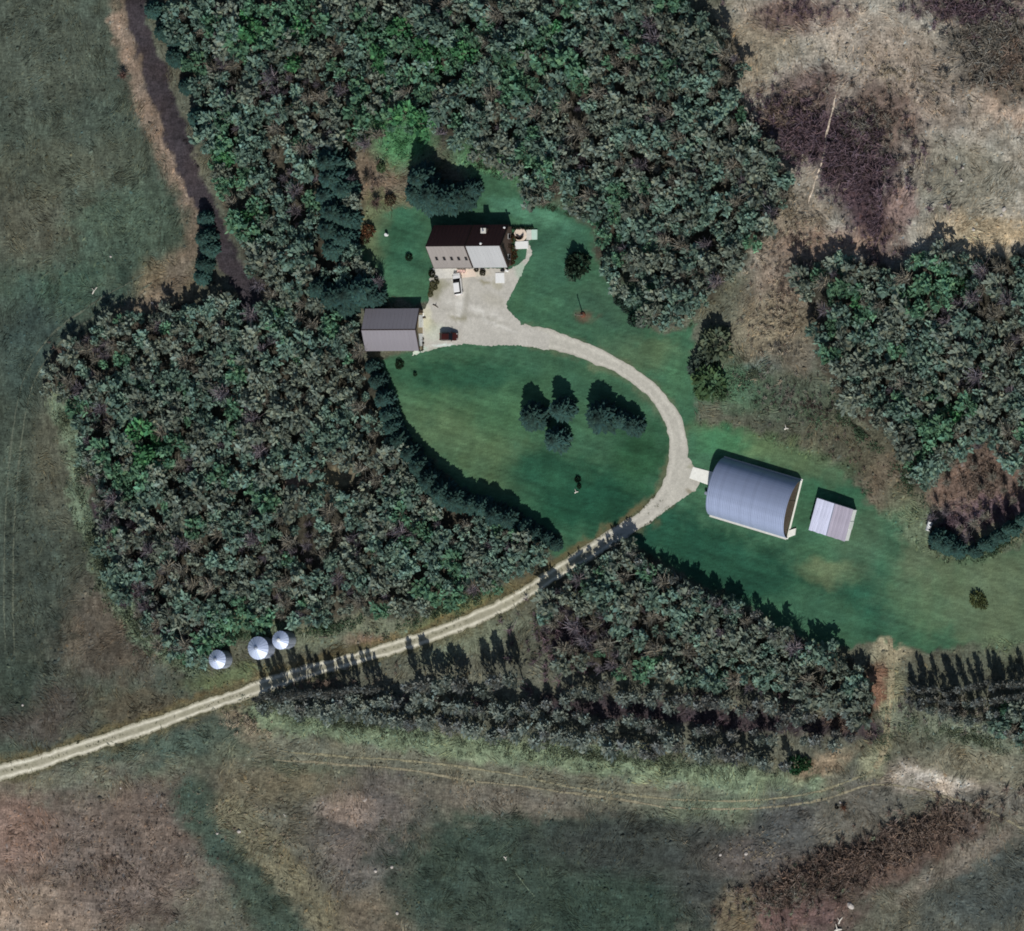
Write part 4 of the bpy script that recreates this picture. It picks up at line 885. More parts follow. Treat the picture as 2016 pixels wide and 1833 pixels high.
def hue_of(vx, vy, r):
    """which kind stands here: returns (shape, colour)"""
    def g(cx, cy, rx, ry): return math.exp(-(((vx-cx)/rx)**2+((vy-cy)/ry)**2))
    gr = max(g(790,250,90,70), g(560,60,120,60), .8*g(830,90,80,60), g(460,300,40,60), .7*g(480,400,40,40), g(300,880,80,50), g(260,960,40,30), g(1850,560,90,34)*1.2, g(1830,850,40,70), g(880,1140,90,40)*.7, .7*g(960,130,120,60), .6*g(470,1240,60,30), .5*g(1660,600,60,60), .45*g(1090,120,80,80))
    br = max(g(560,180,90,50), g(190,690,110,50), g(310,1180,60,110)*1.1, g(200,880,36,80)*1.3, g(250,1060,36,90)*1.2, g(620,330,70,60)*.6, g(1440,150,60,90)*.9, g(1560,360,60,90)*.7, g(1170,1240,140,80)*1.7, g(1950,640,80,90)*.8, g(600,1060,70,40)*.8, g(700,1070,60,40)*.6, g(760,360,60,80), g(1330,1230,60,40)*.5)
    nz = float(fbm(np.array([vx/75.0]), np.array([vy/75.0]), 171, 3)[0]); nz2 = float(fbm(np.array([vx/60.0]), np.array([vy/60.0]), 181, 3)[0])
    br = max(br, float(sstep(.50, .64, np.array(nz2)))*.38); gm = float(sstep(.48, .62, np.array(nz)))
    u = r.random()
    if u < gr*.9: return ('aspen', 'bright' if r.random() < .35*gr else 'green')
    if r.random() < br*.55: return ('bare', 'purple' if r.random() < .55 else 'bare')
    u = r.random()
    if u < .30+.35*gm: return ('aspen', 'aspen')
    if u < .86-.1*gm: return ('aspen', 'aspen2')
    if u < .88+.05*gm: return ('aspen', 'green')
    return ('bare', 'bare' if r.random() < .75 else 'purple')
trees = []
for wi, (wood, poly, dm) in enumerate((('north', WOOD_N, 2.05), ('west', WOOD_W, 2.05), ('east', WOOD_E, 2.05), ('south', WOOD_S, 2.0), ('south-eastern', WOOD_SE, 2.1))):
    X1, Y1 = scatter(poly, 3.5, 70+wi); X2, Y2 = scatter(poly, dm*.92, 50+wi)
    dd = ((X2[:, None]-X1[None])**2+(Y2[:, None]-Y1[None])**2).min(1); X2, Y2 = X2[dd > 1.75**2], Y2[dd > 1.75**2]
    X = np.concatenate([X1, X2]); Y = np.concatenate([Y1, Y2]); BIG = np.concatenate([np.ones(len(X1), bool), np.zeros(len(X2), bool)])
    VX_, VY_ = inv(X, Y); r = random.Random(90+wi)
    # sheet outlines follow the crowns, which the slanting view moves west: stems stand a little east of them
    for x, y, vx, vy, big in zip(X, Y, VX_, VY_, BIG):
        x += 1.6; 
        if any(((vx-h[0])/h[2])**2+((vy-h[1])/h[3])**2 < 1 for h in HOLES): continue
        if ((SPX[:, 0]-x)**2+(SPX[:, 1]-y)**2 < (SPX[:, 2]*1.0+.8)**2).any(): continue
        if abs(x-gx_) < GXH+.8 and abs(y-gy_) < GYH+.8: continue
        if line_d(np.array([vx+15.]), np.array([vy]), [(p[0], p[1]) for p in ROAD])[0] < 26: continue
        shp, colr = hue_of(vx, vy, r); s = r.uniform(1.0, 1.6) if big else r.uniform(.5, .98)
        trees.append([wood, shp, colr, x, y, float(hz(np.array(x), np.array(y))), s, (s*.55+.45)*r.uniform(.8, 1.08), r.uniform(0, 6.28), r.randrange(7 if shp == 'aspen' else 6)])
inframe = lambda x, y: abs(x) < 127 and abs(y) < 104
WHERE = {'north': 'in the north wood', 'west': 'in the west wood', 'east': 'in the east wood', 'south': 'in the south wood', 'south-eastern': 'in the south-eastern wood'}
LOOK = {('aspen','aspen'): 'grey-green leafing aspen', ('aspen','aspen2'): 'pale greyish aspen', ('aspen','green'): 'green leafy aspen', ('aspen','bright'): 'bright green leafy aspen', ('bare','bare'): 'bare brownish tree', ('bare','purple'): 'bare purplish tree'}
SPOTS = {'north': [((340,130),'beside the dirt trail'),((560,60),'at its top left towards the trail'),((800,60),'at its top middle'),((1050,60),'at its top, above the house'),((1300,80),'by the pale pasture'),((480,330),'between the trail and the spruce column'),((560,480),'behind the garage spruces'),((620,220),'above the spruce column'),((820,210),'just above the small clearing'),((1020,250),'north-east of the house'),((1250,260),'in its eastern middle'),((1450,300),'by the purplish scrub'),((1220,440),'east of the round lawn shrub'),((1420,470),'at its eastern bulge'),((1300,590),'at its southern tip')],
 'west': [((180,720),'at its north-west corner'),((330,640),'below the end of the dirt trail'),((560,660),'west of the garage'),((330,760),'in its upper middle'),((600,790),'west of the upper spruce row'),((250,880),'by the bright green patch'),((480,880),'in its middle'),((700,900),'beside the middle of the spruce row'),((300,1020),'inside its western edge'),((560,1020),'south of its small clearing'),((800,1040),'below the big row spruces'),((1000,1080),'at its eastern tip'),((370,1170),'near its south-west edge'),((600,1150),'above the grain bins'),((850,1140),'along the driveway')],
 'east': [((1620,560),'at its north-west corner'),((1760,580),'beside the bright green patch'),((1940,560),'at its top edge'),((1680,700),'at its western edge'),((1850,700),'in its middle'),((1980,740),'at the right edge'),((1800,850),'above the rusty scrub'),((1950,840),'at its lower right')],
 'south': [((1180,1110),'at its tip beside the driveway'),((1120,1230),'at its purplish western end'),((1300,1210),'in its west half'),((1450,1270),'in its middle'),((1620,1330),'towards its eastern end')],
 'south-eastern': [((1830,1370),'near the path'),((1960,1370),'towards the right edge')]}
rest = {'aspen': [], 'bare': []}
for shp in ('aspen', 'bare'):
    lot = sorted((t for t in trees if t[1] == shp), key=lambda t: -t[6]*(1 if inframe(t[3], t[4]) else .01))
    for i, t in enumerate(lot):
        if i < 300 and inframe(t[3], t[4]):
            look = LOOK[(shp, t[2])]; tv = inv(t[3], t[4]); wh = WHERE[t[0]]+', '+min(SPOTS[t[0]], key=lambda q: (q[0][0]-tv[0])**2+(q[0][1]-tv[1])**2)[1]
            plant(shp, 'aspen_tree' if shp == 'aspen' else 'bare_tree', f'big {look} {wh}', 'tree', t[3], t[4], t[5], t[6], t[7], t[8], crown_for(shp, t[9], t[2]), TRUNK[shp][t[9] % 3], f'{look}s {wh}')
        else: rest[shp].append(t)
def _c(t): return COLS[t] if isinstance(t, str) else np.asarray(t)
def mass(items, protos, name, m, label, seed=1, vary=.22):
    """everything past the limit of single trees, as one object"""
    r = np.random.default_rng(seed); VV = []; TT = []
    for t in items:
        V, tt = protos[t[9]]; c, s = math.cos(t[8]), math.sin(t[8])
        W = V*np.array([t[6], t[6], t[7]])*1.0; W = np.stack([W[:,0]*c-W[:,1]*s+t[3], W[:,0]*s+W[:,1]*c+t[4], W[:,2]+t[5]], 1)
        VV.append(W); TT.append(jitter_tint(_c(t[2])*r.uniform(1-vary, 1+vary*1.2), tt, r))
    V = np.concatenate(VV); T = np.concatenate(TT)
    return tag(link(name, np_mesh(name, V, qf(len(V)), m, T)), label, kind='stuff')
mass(rest['aspen'], PROTO['aspen'], 'aspen_woodland', M['leaf'], 'smaller grey-green aspens filling the woods between the big ones')
mass(rest['bare'], PROTO['bare'], 'bare_woodland', M['twig'], 'smaller bare trees scattered through the woods')
r = random.Random(5)
for vx, vy in ((1880,915),(1905,905),(1925,920),(1872,950),(1960,940),(1850,1000),(1985,965),(1940,960),(1898,1040),(1915,1060),(2005,985),(1868,1010),(1842,1020),(1925,1030),(1950,1015)):
    x, y = P(vx, vy); c_ = r.choice(['bare','purple','bare']); plant('bare', 'bare_tree', f'small {c_} tree standing alone in the rusty scrub patch above the eastern spruces'.replace('small bare', 'small brownish bare').replace('small purple', 'small purplish bare'), 'tree', x, y, float(hz(np.array(x), np.array(y))), r.uniform(.6, 1.0), r.uniform(.45, .7), r.uniform(0, 6), crown_for('bare', r.randrange(6), c_), TRUNK['bare'][r.randrange(3)], 'bare trees in the rusty scrub patch, '+c_)
print('TREES', len(trees), len(rest['aspen']), len(rest['bare']))

# ------------------------------------------------------------------ spruces
SPR = [proto_spruce(300+i) for i in range(5)]
SPC = [crown_mesh('crown', SPR[i], COLS['spruce'], M['needle'], i) for i in range(5)]
SPT = trunk_mesh(6.5, .16, 77, 0)
def spruces(lst, group, labelf):
    for i, s in enumerate(lst):
        x, y = P(s[0], s[1]); rr = random.Random(int(s[0]*31+s[1]))
        plant('spruce', 'spruce_tree', s[4] if len(s) > 4 else labelf(i, len(lst)), 'tree', x, y, float(hz(np.array(x), np.array(y))), s[3]*(1.85 if lst is SPRUCE_LAWN else 1.35 if lst is SPRUCE_ROW else 1.62)/2.0, s[2]*.95/7.5, rr.uniform(0, 6.28), SPC[rr.randrange(5)], SPT, group)
spruces(SPRUCE_LAWN, 'spruces on the oval lawn', None)
spruces(SPRUCE_ROW, 'spruce row along the oval lawn', lambda i, n: f'{ordinal(i)} dark spruce from the garage end of the row edging the oval lawn')
spruces(SPRUCE_COL, 'spruces inside the north wood', lambda i, n: f'{ordinal(i)} blue-black spruce from the top of the column west of the house clearing')
spruces(SPRUCE_NEAR, 'spruces behind the garage', lambda i, n: ['westernmost dark spruce of the cluster behind the garage','spruce second from the west in the cluster behind the garage','broadest dark spruce at the middle of the cluster behind the garage','tall dark spruce just north-west of the garage shadow','smaller spruce at the eastern tip of the cluster behind the garage','low spruce closest to the garage at the foot of the cluster'][i])
spruces(SPRUCE_HOUSE, 'spruces north-west of the house', lambda i, n: ['tallest northern spruce of the dark clump behind the house','spruce at the west side of the dark clump behind the house','big spruce in the heart of the dark clump behind the house','big spruce right of the heart of the dark clump behind the house','medium spruce towards the lawn end of the dark clump behind the house','low spruce at the foot of the dark clump behind the house','smallest spruce at the pointed east end of the clump behind the house'][i])
spruces(SPRUCE_TRAIL, 'young spruces along the dirt trail', lambda i, n: f'{ordinal(i)} small spruce from the top along the dark dirt trail')
spruces(SPRUCE_EAST, 'spruces at the east edge', lambda i, n: f'{ordinal(i)} spruce from the white tank in the dark row at the east edge')

# ------------------------------------------------------------------ shelterbelt rows of poplars
POP = [proto_poplar(400+i) for i in range(5)]; POB = [proto_poplar(440+i, R_=1.4, leafy=.82, n=190) for i in range(4)]
POT = trunk_mesh(6.0, .12, 88, 4, .35)
PCM = [crown_mesh('crown', POP[i], COLS['poplar']*(.9 if i % 2 else 1.05), M['leaf'], i) for i in range(5)]+[crown_mesh('crown', POB[i], COLS['palegreen']*1.05, M['leaf'], i) for i in range(4)]
def row(pts, step, h, jit, group, label, leafy=False, seed=0, thin=1.0, width=1.0, mix=0.0):
    r = random.Random(seed); g = [P(*p) for p in pts]; out = []
    for (ax_, ay_), (bx_, by_) in zip(g[:-1], g[1:]):
        L = math.hypot(bx_-ax_, by_-ay_); n = max(1, int(L/step))
        for i in range(n): out.append((ax_+(bx_-ax_)*(i+.5)/n, ay_+(by_-ay_)*(i+.5)/n))
    i = 0
    for x, y in out:
        if r.random() > thin: continue
        x += r.gauss(0, jit); y += r.gauss(0, jit); s = r.uniform(.75, 1.2)*width
        plant('poplar', 'poplar_tree', label.format(ordinal(i)), 'tree', x, y, float(hz(np.array(x), np.array(y))), s, h/7.0*r.uniform(.8, 1.15), r.uniform(0, 6.28), PCM[5+r.randrange(4)] if (leafy and r.random() < .68) or r.random() < mix else PCM[r.randrange(5)], POT, group)
        i += 1
row([(520,1372),(640,1366),(765,1354)], 1.75, 8.6, .35, 'poplars beside the driveway', '{} bare poplar from the bins end of the row shading the driveway', seed=1)
row([(812,1350),(905,1348),(990,1344),(1062,1340)], 3.4, 8.8, .9, 'poplars between the driveway and the rows', '{} spaced poplar from the west in the gap between driveway and south wood', seed=2, width=1.75, mix=.5)
row([(560,1385),(700,1388),(830,1386),(950,1392),(1100,1392)], 2.6, 4.6, .8, 'pale poplars inside the shelterbelt', '{} pale spreading poplar from the west in the third shelterbelt row from the south', True, seed=12, width=1.6)
row([(530,1392),(760,1412),(1000,1440),(1250,1466),(1560,1500)], 2.3, 5.4, .7, 'leafy southern shelterbelt row', '{} pale leafy poplar from the west in the southernmost shelterbelt row', True, seed=3, width=1.6)
row([(900,1402),(1100,1414),(1400,1440),(1700,1462)], 2.4, 5.2, .9, 'mixed middle shelterbelt row', '{} poplar from the west in the second shelterbelt row from the south', seed=4, mix=.45, width=1.25, thin=.85)
row([(1120,1362),(1300,1374),(1500,1392),(1720,1420)], 2.5, 5.2, .9, 'northern shelterbelt row', '{} poplar from the west in the shelterbelt row against the south wood', seed=5, width=1.4, mix=.55)
row([(1795,1352),(1880,1362),(1960,1352),(2030,1345)], 1.9, 6.4, .4, 'south-eastern front poplars', '{} bare poplar from the path in the north row of the south-eastern wood', seed=6)
row([(1800,1372),(1860,1384),(1940,1384),(2030,1372)], 1.9, 6.4, .5, 'south-eastern middle poplars', '{} bare poplar from the path in the middle row of the south-eastern wood', seed=14, mix=.2)
row([(1810,1392),(1880,1404),(1950,1410),(2030,1402)], 2.2, 5.6, .5, 'south-eastern inner poplars', '{} poplar from the path in the inner row of the south-eastern wood', seed=15, mix=.35)
row([(1800,1385),(1880,1412),(1960,1435),(2030,1450)], 2.6, 4.2, .5, 'south-eastern back poplars', '{} leafy poplar from the path in the lower row of the south-eastern wood', True, seed=7)
row([(1205,1062),(1240,1085),(1300,1128),(1345,1158),(1410,1180),(1480,1212),(1550,1258),(1640,1290)], 2.6, 5.0, .6, 'edge poplars of the south wood', '{} poplar from the driveway along the lawn edge of the south wood', seed=8, width=1.2)
row([(180,850),(200,940),(235,1020),(270,1110),(320,1200),(385,1285)], 2.4, 4.6, .7, 'bare hedge trees', '{} bare poplar from the top in the purplish edge of the west wood', seed=9, width=1.1)

# ------------------------------------------------------------------ bushes
BU = [proto_bush(500+i, n=210) for i in range(4)]; BB = [proto_bare(520+i, 1.0, 1.6, 150, 1.0, .03) for i in range(4)]
BUM = {}
def bush(vx, vy, r_, h, colour, label, group=None, bare=False, name='shrub'):
    k = (bare, colour, int(vx+vy) % 4)
    if k not in BUM: BUM[k] = crown_mesh('foliage', (BB if bare else BU)[k[2]], np.asarray(A(*colour)), M['twig'] if bare else M['leaf'], k[2])
    x, y = P(vx, vy); plant('bush', name, label, 'shrub', x, y, float(hz(np.array(x), np.array(y))), r_, h/1.4, (vx*1.7) % 6.28, BUM[k], None, group)
bush(1142,520,2.9,3.6,(44,60,46),'big round dark shrub alone on the lawn east of the house')
bush(1132,535,2.2,2.6,(70,92,76),'lighter low shrub at the south foot of the big dark shrub east of the house')
bush(1414,678,4.2,4.4,(96,108,88),'northern round bush of the pair at the rough grass west of the east wood'); bush(1392,712,3.0,3.2,(84,100,88),'middle low bush between the two bushes west of the east wood')
bush(1400,750,4.2,3.8,(86,112,78),'southern bush of the pair at the rough grass west of the east wood'); bush(1376,726,2.4,3.0,(74,88,80),'small western bush beside the pair at the rough grass'); bush(1420,776,1.6,1.8,(86,108,80),'low bush at the tail of the pair by the rough grass'); bush(1385,775,1.6,2.0,(80,104,70),'low green bush south-west of the pair by the rough grass')
bush(1925,1180,1.9,1.5,(84,92,58),'round olive bush alone on the eastern lawn'); bush(1936,1190,1.2,1.0,(80,88,58),'small side bush of the round olive one on the eastern lawn')
bush(806,507,.9,1.0,(40,54,40),'small dark bush on the lawn west of the grey roof half'); bush(788,718,1.1,1.2,(42,58,40),'small dark bush south of the garage corner'); bush(818,737,.5,.7,(44,62,44),'tiny dark bush on the lawn south-east of the garage'); bush(1138.5,944,.8,.8,(24,36,28),'small black-green bush on the dark part of the oval lawn'); bush(1141,958,.6,.6,(28,42,30),'tiny dark bush beside the pale log on the oval lawn')
bush(951,537,.75,1.0,(46,46,30),'dark bush below the pale roof half by the porch post'); bush(851.5,539,.9,1.0,(52,56,36),'dark bush at the south-west corner of the house'); bush(860,549,.6,.6,(60,60,40),'small weed bush beside the apron corner of the house'); bush(938.5,531,.55,.9,(46,44,30),'narrow dark bush at the foot of the porch post')
for i, (vx, vy, r_) in enumerate(((852,560,.8),(850,570,.7),(858,566,.6),(848,580,.7),(862,556,.5))): bush(vx, vy, r_, .55, (96,96,66), f'{ORD[i]} weed clump from the house along the west rim of the yard', 'weeds on the yard rim')
for i, (vx, vy) in enumerate(((829,668),(830,678),(829,686))): bush(vx, vy, .75, .8, (66,58,38), f'{ORD[i]} brownish bush from the north at the foot of the garage front', 'bushes at the garage front')
for i, (vx, vy, r_, h_) in enumerate(((1012,470,.9,.9),(1012,492,1.0,1.0),(1013,505,.9,.8),(1008,516,.8,.8))): bush(vx, vy, r_, h_, (76,60,40), f'{ORD[i]} brown bush from the patio along the east gable', 'brown bushes on the east gable')
for i in range(9):
    q = link('foliage', BUM[[k for k in BUM if not k[0]][0]].copy() if i == 0 else HF, HEDGE_ROOT, (-2.3+i*.58, 0, .1), i*1.3); q.scale = (.42, .36, .5)
    if i == 0: HF = q.data
for i, (vx, vy) in enumerate(((1208,548),(1196,530),(1222,590),(1236,604),(1250,630))): bush(vx, vy, 1.5, 2.2, (52,70,62), f'{ORD[i]} dark shrub from the top along the lawn edge of the north wood', 'dark shrubs at the wood edge')
bush(745,400,1.9,2.2,(92,78,72),'bare brown shrub in the small clearing west of the house', bare=True); bush(770,395,1.4,1.6,(86,76,60),'brown shrub right of the bare one in the small clearing'); bush(726,352,1.6,2.0,(100,94,82),'greyish bare shrub at the top of the small clearing', bare=True); bush(728,455,1.6,1.8,(100,72,52),'rusty brown shrub at the lower end of the small clearing'); bush(720,470,1.3,1.4,(74,58,44),'darker brown shrub beside the rusty one in the small clearing'); bush(752,330,1.2,1.3,(84,104,74),'green shrub at the top of the small clearing')
bush(246,150,1.6,2.0,(96,76,70),'reddish bare bush on the tan strip west of the dirt trail', bare=True); 
bush(1568,1506,2.2,2.4,(40,78,50),'dark green bush at the east end of the southern shelterbelt'); bush(1586,1504,1.6,1.8,(58,92,60),'smaller green bush right of the dark one ending the southern shelterbelt')
bush(1700,1360,1.8,1.8,(104,78,58),'rusty bush at the rounded east end of the south wood', bare=True); bush(1715,1408,1.9,2.0,(92,68,52),'reddish bush below the rounded east end of the south wood', bare=True)
bush(1664,1590,1.2,1.2,(88,62,50),'reddish brown bush beside the white stone on the southern bank', bare=True); bush(1648,1589,.5,.7,(30,30,26),'tiny black bush on the southern bank')
bush(1848,1050,2.0,2.6,(40,44,42),'dark tangled bush above the white tank at the east edge', bare=True); bush(1838,1075,1.0,1.6,(50,56,50),'small dark bush below the white tank at the east edge')

# scrub that nobody could count: bare thickets, brush and tussocks
CATTLE = [(1650,170),(1640,215),(1628,262),(1622,310),(1606,355),(1590,400)]
def thick(areas, protos, name, m, label, seed):
    r = random.Random(seed); items = []
    for cx, cy, rx, ry, rot, n, colr, s0, s1 in areas:
        for _ in range(n):
            a = r.uniform(0, 6.28); q = min(1.7, abs(r.gauss(0, .62))); dx, dy = q*rx*math.cos(a), q*ry*math.sin(a); ro = R(rot)
            vx, vy = cx+dx*math.cos(ro)-dy*math.sin(ro), cy+dx*math.sin(ro)+dy*math.cos(ro); x, y = P(vx, vy); s = r.uniform(s0, s1)
            if line_d(np.array([vx]), np.array([vy]), CATTLE)[0] < 11 or poly_sd(np.array([vx]), np.array([vy]), LAWN)[0] < -3: continue
            items.append([None, None, colr, x, y, float(hz(np.array(x), np.array(y))), s, s*r.uniform(.6, 1.0), r.uniform(0, 6.28), r.randrange(len(protos))])
    mass(items, protos, name, m, label, seed, .38)
COLS.update({'scrub_purple': A(92,78,84), 'scrub_brown': A(114,101,91), 'scrub_grey': A(112,108,100), 'scrub_red': A(100,87,79), 'scrub_dark': A(62,54,50), 'straw': A(146,136,118), 'grass_pale': A(116,128,106), 'grass_tan': A(150,136,112), 'brush_green': A(86,108,84)})
BT = [proto_bare(540+i, 1.0, 1.3, 34, 1.0, .04) for i in range(5)]
thick([(1600,260,130,60,16,330,'scrub_purple',.7,1.9),(1540,225,70,50,0,130,'scrub_brown',.7,1.8),(1640,290,160,70,22,420,'scrub_purple',.8,2.2),(1650,290,180,90,22,220,'scrub_dark',.6,1.6),(1700,250,130,70,20,160,'scrub_grey',.6,1.6),(1580,240,80,50,0,120,'scrub_purple',.7,1.5),(1690,370,80,64,40,150,'scrub_purple',.6,1.4),(1725,450,46,80,-20,90,'scrub_purple',.6,1.3),(1740,230,90,66,30,90,'scrub_brown',.5,1.2),
    (1570,20,100,40,0,70,'scrub_purple',.6,1.2),(1950,85,90,95,0,420,'scrub_grey',.8,1.9),(1920,20,120,40,0,220,'scrub_purple',.7,1.8),(1990,120,50,80,0,160,'scrub_brown',.7,1.7),(1560,470,90,70,0,80,'scrub_brown',.4,1.0),(1540,570,60,110,10,110,'scrub_brown',.4,.9),(1530,680,70,60,0,60,'scrub_grey',.4,.9),
    (1560,780,150,50,10,90,'scrub_grey',.4,.9),(1680,890,100,60,40,40,'scrub_red',.4,.8),(1600,820,130,50,20,120,'brush_green',.3,.7),(1930,950,80,70,-10,260,'scrub_brown',.6,1.3),(1870,1030,40,30,0,60,'scrub_purple',.6,1.2),(1960,1010,60,26,-20,90,'scrub_purple',.6,1.2),
    (250,1000,30,130,-16,90,'scrub_purple',.8,1.6),(330,1220,30,110,-38,110,'scrub_purple',.8,1.6),(1110,1260,80,80,0,150,'scrub_purple',.8,1.7),(1400,1375,260,16,4,90,'scrub_purple',.6,1.2),(900,1382,220,14,4,60,'scrub_purple',.5,1.1),(640,1345,120,20,-4,60,'scrub_brown',.5,1.1),(1400,1422,260,12,4,70,'scrub_purple',.5,1.1),(1660,1425,70,30,0,80,'scrub_red',.6,1.2),
    (1690,1695,230,38,-22,620,'scrub_red',.8,2.0),(1690,1695,240,40,-22,420,'scrub_dark',.6,1.6),(1800,1650,120,34,-28,260,'scrub_brown',.8,1.8),(1560,1760,110,40,-20,200,'scrub_grey',.6,1.4),(1600,1740,150,30,-22,110,'grass_pale',.4,1.0),(1560,1770,120,50,-20,120,'scrub_brown',.4,.9),(220,1700,210,120,-10,260,'scrub_red',.3,.8),(230,1720,220,120,-10,160,'scrub_dark',.25,.55),(180,1720,220,120,-10,110,'straw',.2,.5),(640,1720,120,110,40,160,'scrub_dark',.2,.45),(560,1640,160,90,30,150,'straw',.25,.6),(1500,1680,120,60,0,110,'straw',.25,.6),(1560,430,110,80,20,130,'straw',.5,1.2),(1750,140,200,90,20,200,'straw',.3,.9),(1540,640,80,90,0,120,'straw',.5,1.2),(1600,800,140,50,20,110,'scrub_dark',.3,.8),(490,1425,60,26,20,70,'straw',.5,1.2),(930,960,1,1,0,1,'straw',.2,.3),(330,1600,130,60,0,70,'scrub_brown',.3,.6),(740,360,50,70,0,30,'scrub_brown',.5,1.2),(330,640,160,24,-14,60,'scrub_red',.6,1.3),(170,680,70,30,-30,40,'scrub_red',.7,1.3),(1880,1400,110,40,10,110,'scrub_grey',.6,1.2),(1730,700,1,1,0,1,'scrub_grey',.5,.6)],
    BT, 'bare_scrub', M['twig'], 'bare purplish and brown scrub thickets on the rough ground', 61)
GT = [proto_bush(560+i, 1.0, .7, 26) for i in range(4)]
thick([(130,830,26,40,0,40,'grass_pale',.5,1.2),(160,930,20,90,0,70,'grass_pale',.5,1.2),(190,1090,22,100,-18,110,'grass_pale',.6,1.3),(270,1230,24,110,-40,120,'grass_pale',.6,1.4),(370,1310,50,16,10,50,'grass_pale',.5,1.1),
    (700,1425,210,22,5,230,'grass_pale',.5,1.2),(1200,1490,380,22,5,420,'grass_pale',.5,1.2),(1900,1450,130,22,12,130,'grass_pale',.5,1.2),(560,1395,60,14,10,60,'grass_pale',.5,1.1),(640,1238,100,14,-8,70,'brush_green',.5,1.3),(880,1200,120,14,-22,90,'brush_green',.5,1.2),(470,1250,60,20,-10,50,'brush_green',.5,1.2),
    (1240,640,60,10,40,40,'brush_green',.5,1.2),(1090,412,70,6,14,40,'brush_green',.4,.9),(960,330,60,20,30,50,'brush_green',.4,1.0),(1480,740,70,20,-30,70,'grass_pale',.4,1.0),(1790,950,30,50,-20,40,'brush_green',.5,1.1),(1690,850,80,12,45,50,'brush_green',.5,1.2),(1950,1085,80,10,-28,60,'brush_green',.6,1.3),(1870,1088,50,10,20,30,'brush_green',.5,1.1),(1740,1450,30,60,0,40,'grass_pale',.4,.9),(1880,560,80,20,0,50,'bright',.5,1.2),(300,880,60,40,0,40,'bright',.5,1.1),(790,285,50,40,0,40,'bright',.5,1.1)],
    GT, 'rank_grass', M['leaf'], 'rank pale grass and low brush along the edges of the woods', 62)

# tussocks over all the rough ground: small pyramids in the colour of the ground they stand on
r = np.random.default_rng(77); N = 90000
tx_ = r.uniform(-130, 130, N); ty_ = r.uniform(-107, 107, N); tvx, tvy = inv(tx_, ty_)
ok = (poly_sd(tvx, tvy, LAWN) > 1) & (line_d(tvx, tvy, [(p[0], p[1]) for p in ROAD]) > 13.5) & (poly_sd(tvx, tvy, YARD) > 2) & (line_d(tvx, tvy, TRAIL) > 16)
dens = fbm(tvx/30, tvy/30, 123, 4); ok &= dens > r.uniform(.25, .62, N)
for q in (WOOD_N, WOOD_W, WOOD_E): ok &= poly_sd(tvx, tvy, q) > -6
tx_, ty_, dens = tx_[ok], ty_[ok], dens[ok]; n = len(tx_); rad = r.uniform(.10, .26, n)*(0.7+dens*.6)*np.where(r.random(n) < .12, 1.7, 1); hgt = rad*r.uniform(.5, 1.4, n); zz = hz(tx_, ty_); ph = r.uniform(0, 6.28, n)
st = r.uniform(1.0, 2.2, n); an = r.normal(size=n)*.7+1.0
V = np.zeros((n, 5, 3))
for k in range(4):
    a = ph+k*np.pi/2; dx = rad*np.cos(a)*st; dy = rad*np.sin(a); V[:, k, 0] = tx_+dx*np.cos(an)-dy*np.sin(an); V[:, k, 1] = ty_+dx*np.sin(an)+dy*np.cos(an); V[:, k, 2] = zz-.03
V[:, 4, 0] = tx_+r.normal(size=n)*.07; V[:, 4, 1] = ty_+r.normal(size=n)*.07; V[:, 4, 2] = zz+hgt
b = np.arange(n)[:, None]*5; F = np.concatenate([np.concatenate([b+k, b+(k+1) % 4, b+4], 1) for k in range(4)])
gc = hc(tx_, ty_)*np.where(r.random(n) < .2, r.uniform(.4, .7, n), r.uniform(.8, 1.5, n))[:, None]*(1+r.normal(size=(n, 1))*np.array([[.08, 0, -.08]]))
tag(link('tussock_grass', np_mesh('tussock_grass', V.reshape(-1, 3), F, M['tuft'], np.repeat(np.clip(gc, .004, .7), 5, 0))), 'dry tussocks and tufts over the fields and pasture', kind='stuff')

# faint wheel tracks in the southern field and the thin cattle path of the north-east pasture
def fld_col(c): return lambda t, tot, a, h: np.array(A(*c))*(.85+.3*_tab[int(t*1.7) % 4000])*(1 if abs(a) < .7 else .9)
def track(pts, wd, name, c, label, z=.04):
    l = smooth_line(pts, 10); o = ribbon(l, [wd*K*.5]*len(l), 2, 0.0, name, M['soil'], fld_col(c), label, .22); me = o.data
    c_ = np.empty(len(me.vertices)*3); me.vertices.foreach_get('co', c_); c_ = c_.reshape(-1, 3); c_[:, 2] = hz(c_[:, 0], c_[:, 1])+z; me.vertices.foreach_set('co', c_.ravel().astype(np.float32)); me.update()
track([(560,1480),(680,1490),(820,1500),(980,1520),(1120,1548),(1260,1568),(1340,1574),(1470,1577),(1600,1560),(1700,1526),(1742,1500)], 3.8, 'wheel_track', (136,132,108), 'northern pale wheel track across the southern field')
track([(540,1496),(660,1504),(800,1516),(920,1536),(1060,1552),(1200,1572),(1330,1590),(1480,1592),(1620,1574),(1720,1545),(1830,1560),(1950,1600),(2030,1640)], 4.0, 'wheel_track', (134,128,107), 'southern pale wheel track across the southern field')
track(CATTLE, 3.0, 'cattle_path', (196,182,164), 'thin pale cattle path crossing the purplish scrub', .10)
track([(1002,1700),(1030,1738),(1052,1765)], 2.0, 'wheel_track', (104,118,100), 'short pale drag mark from the little log in the dark field')

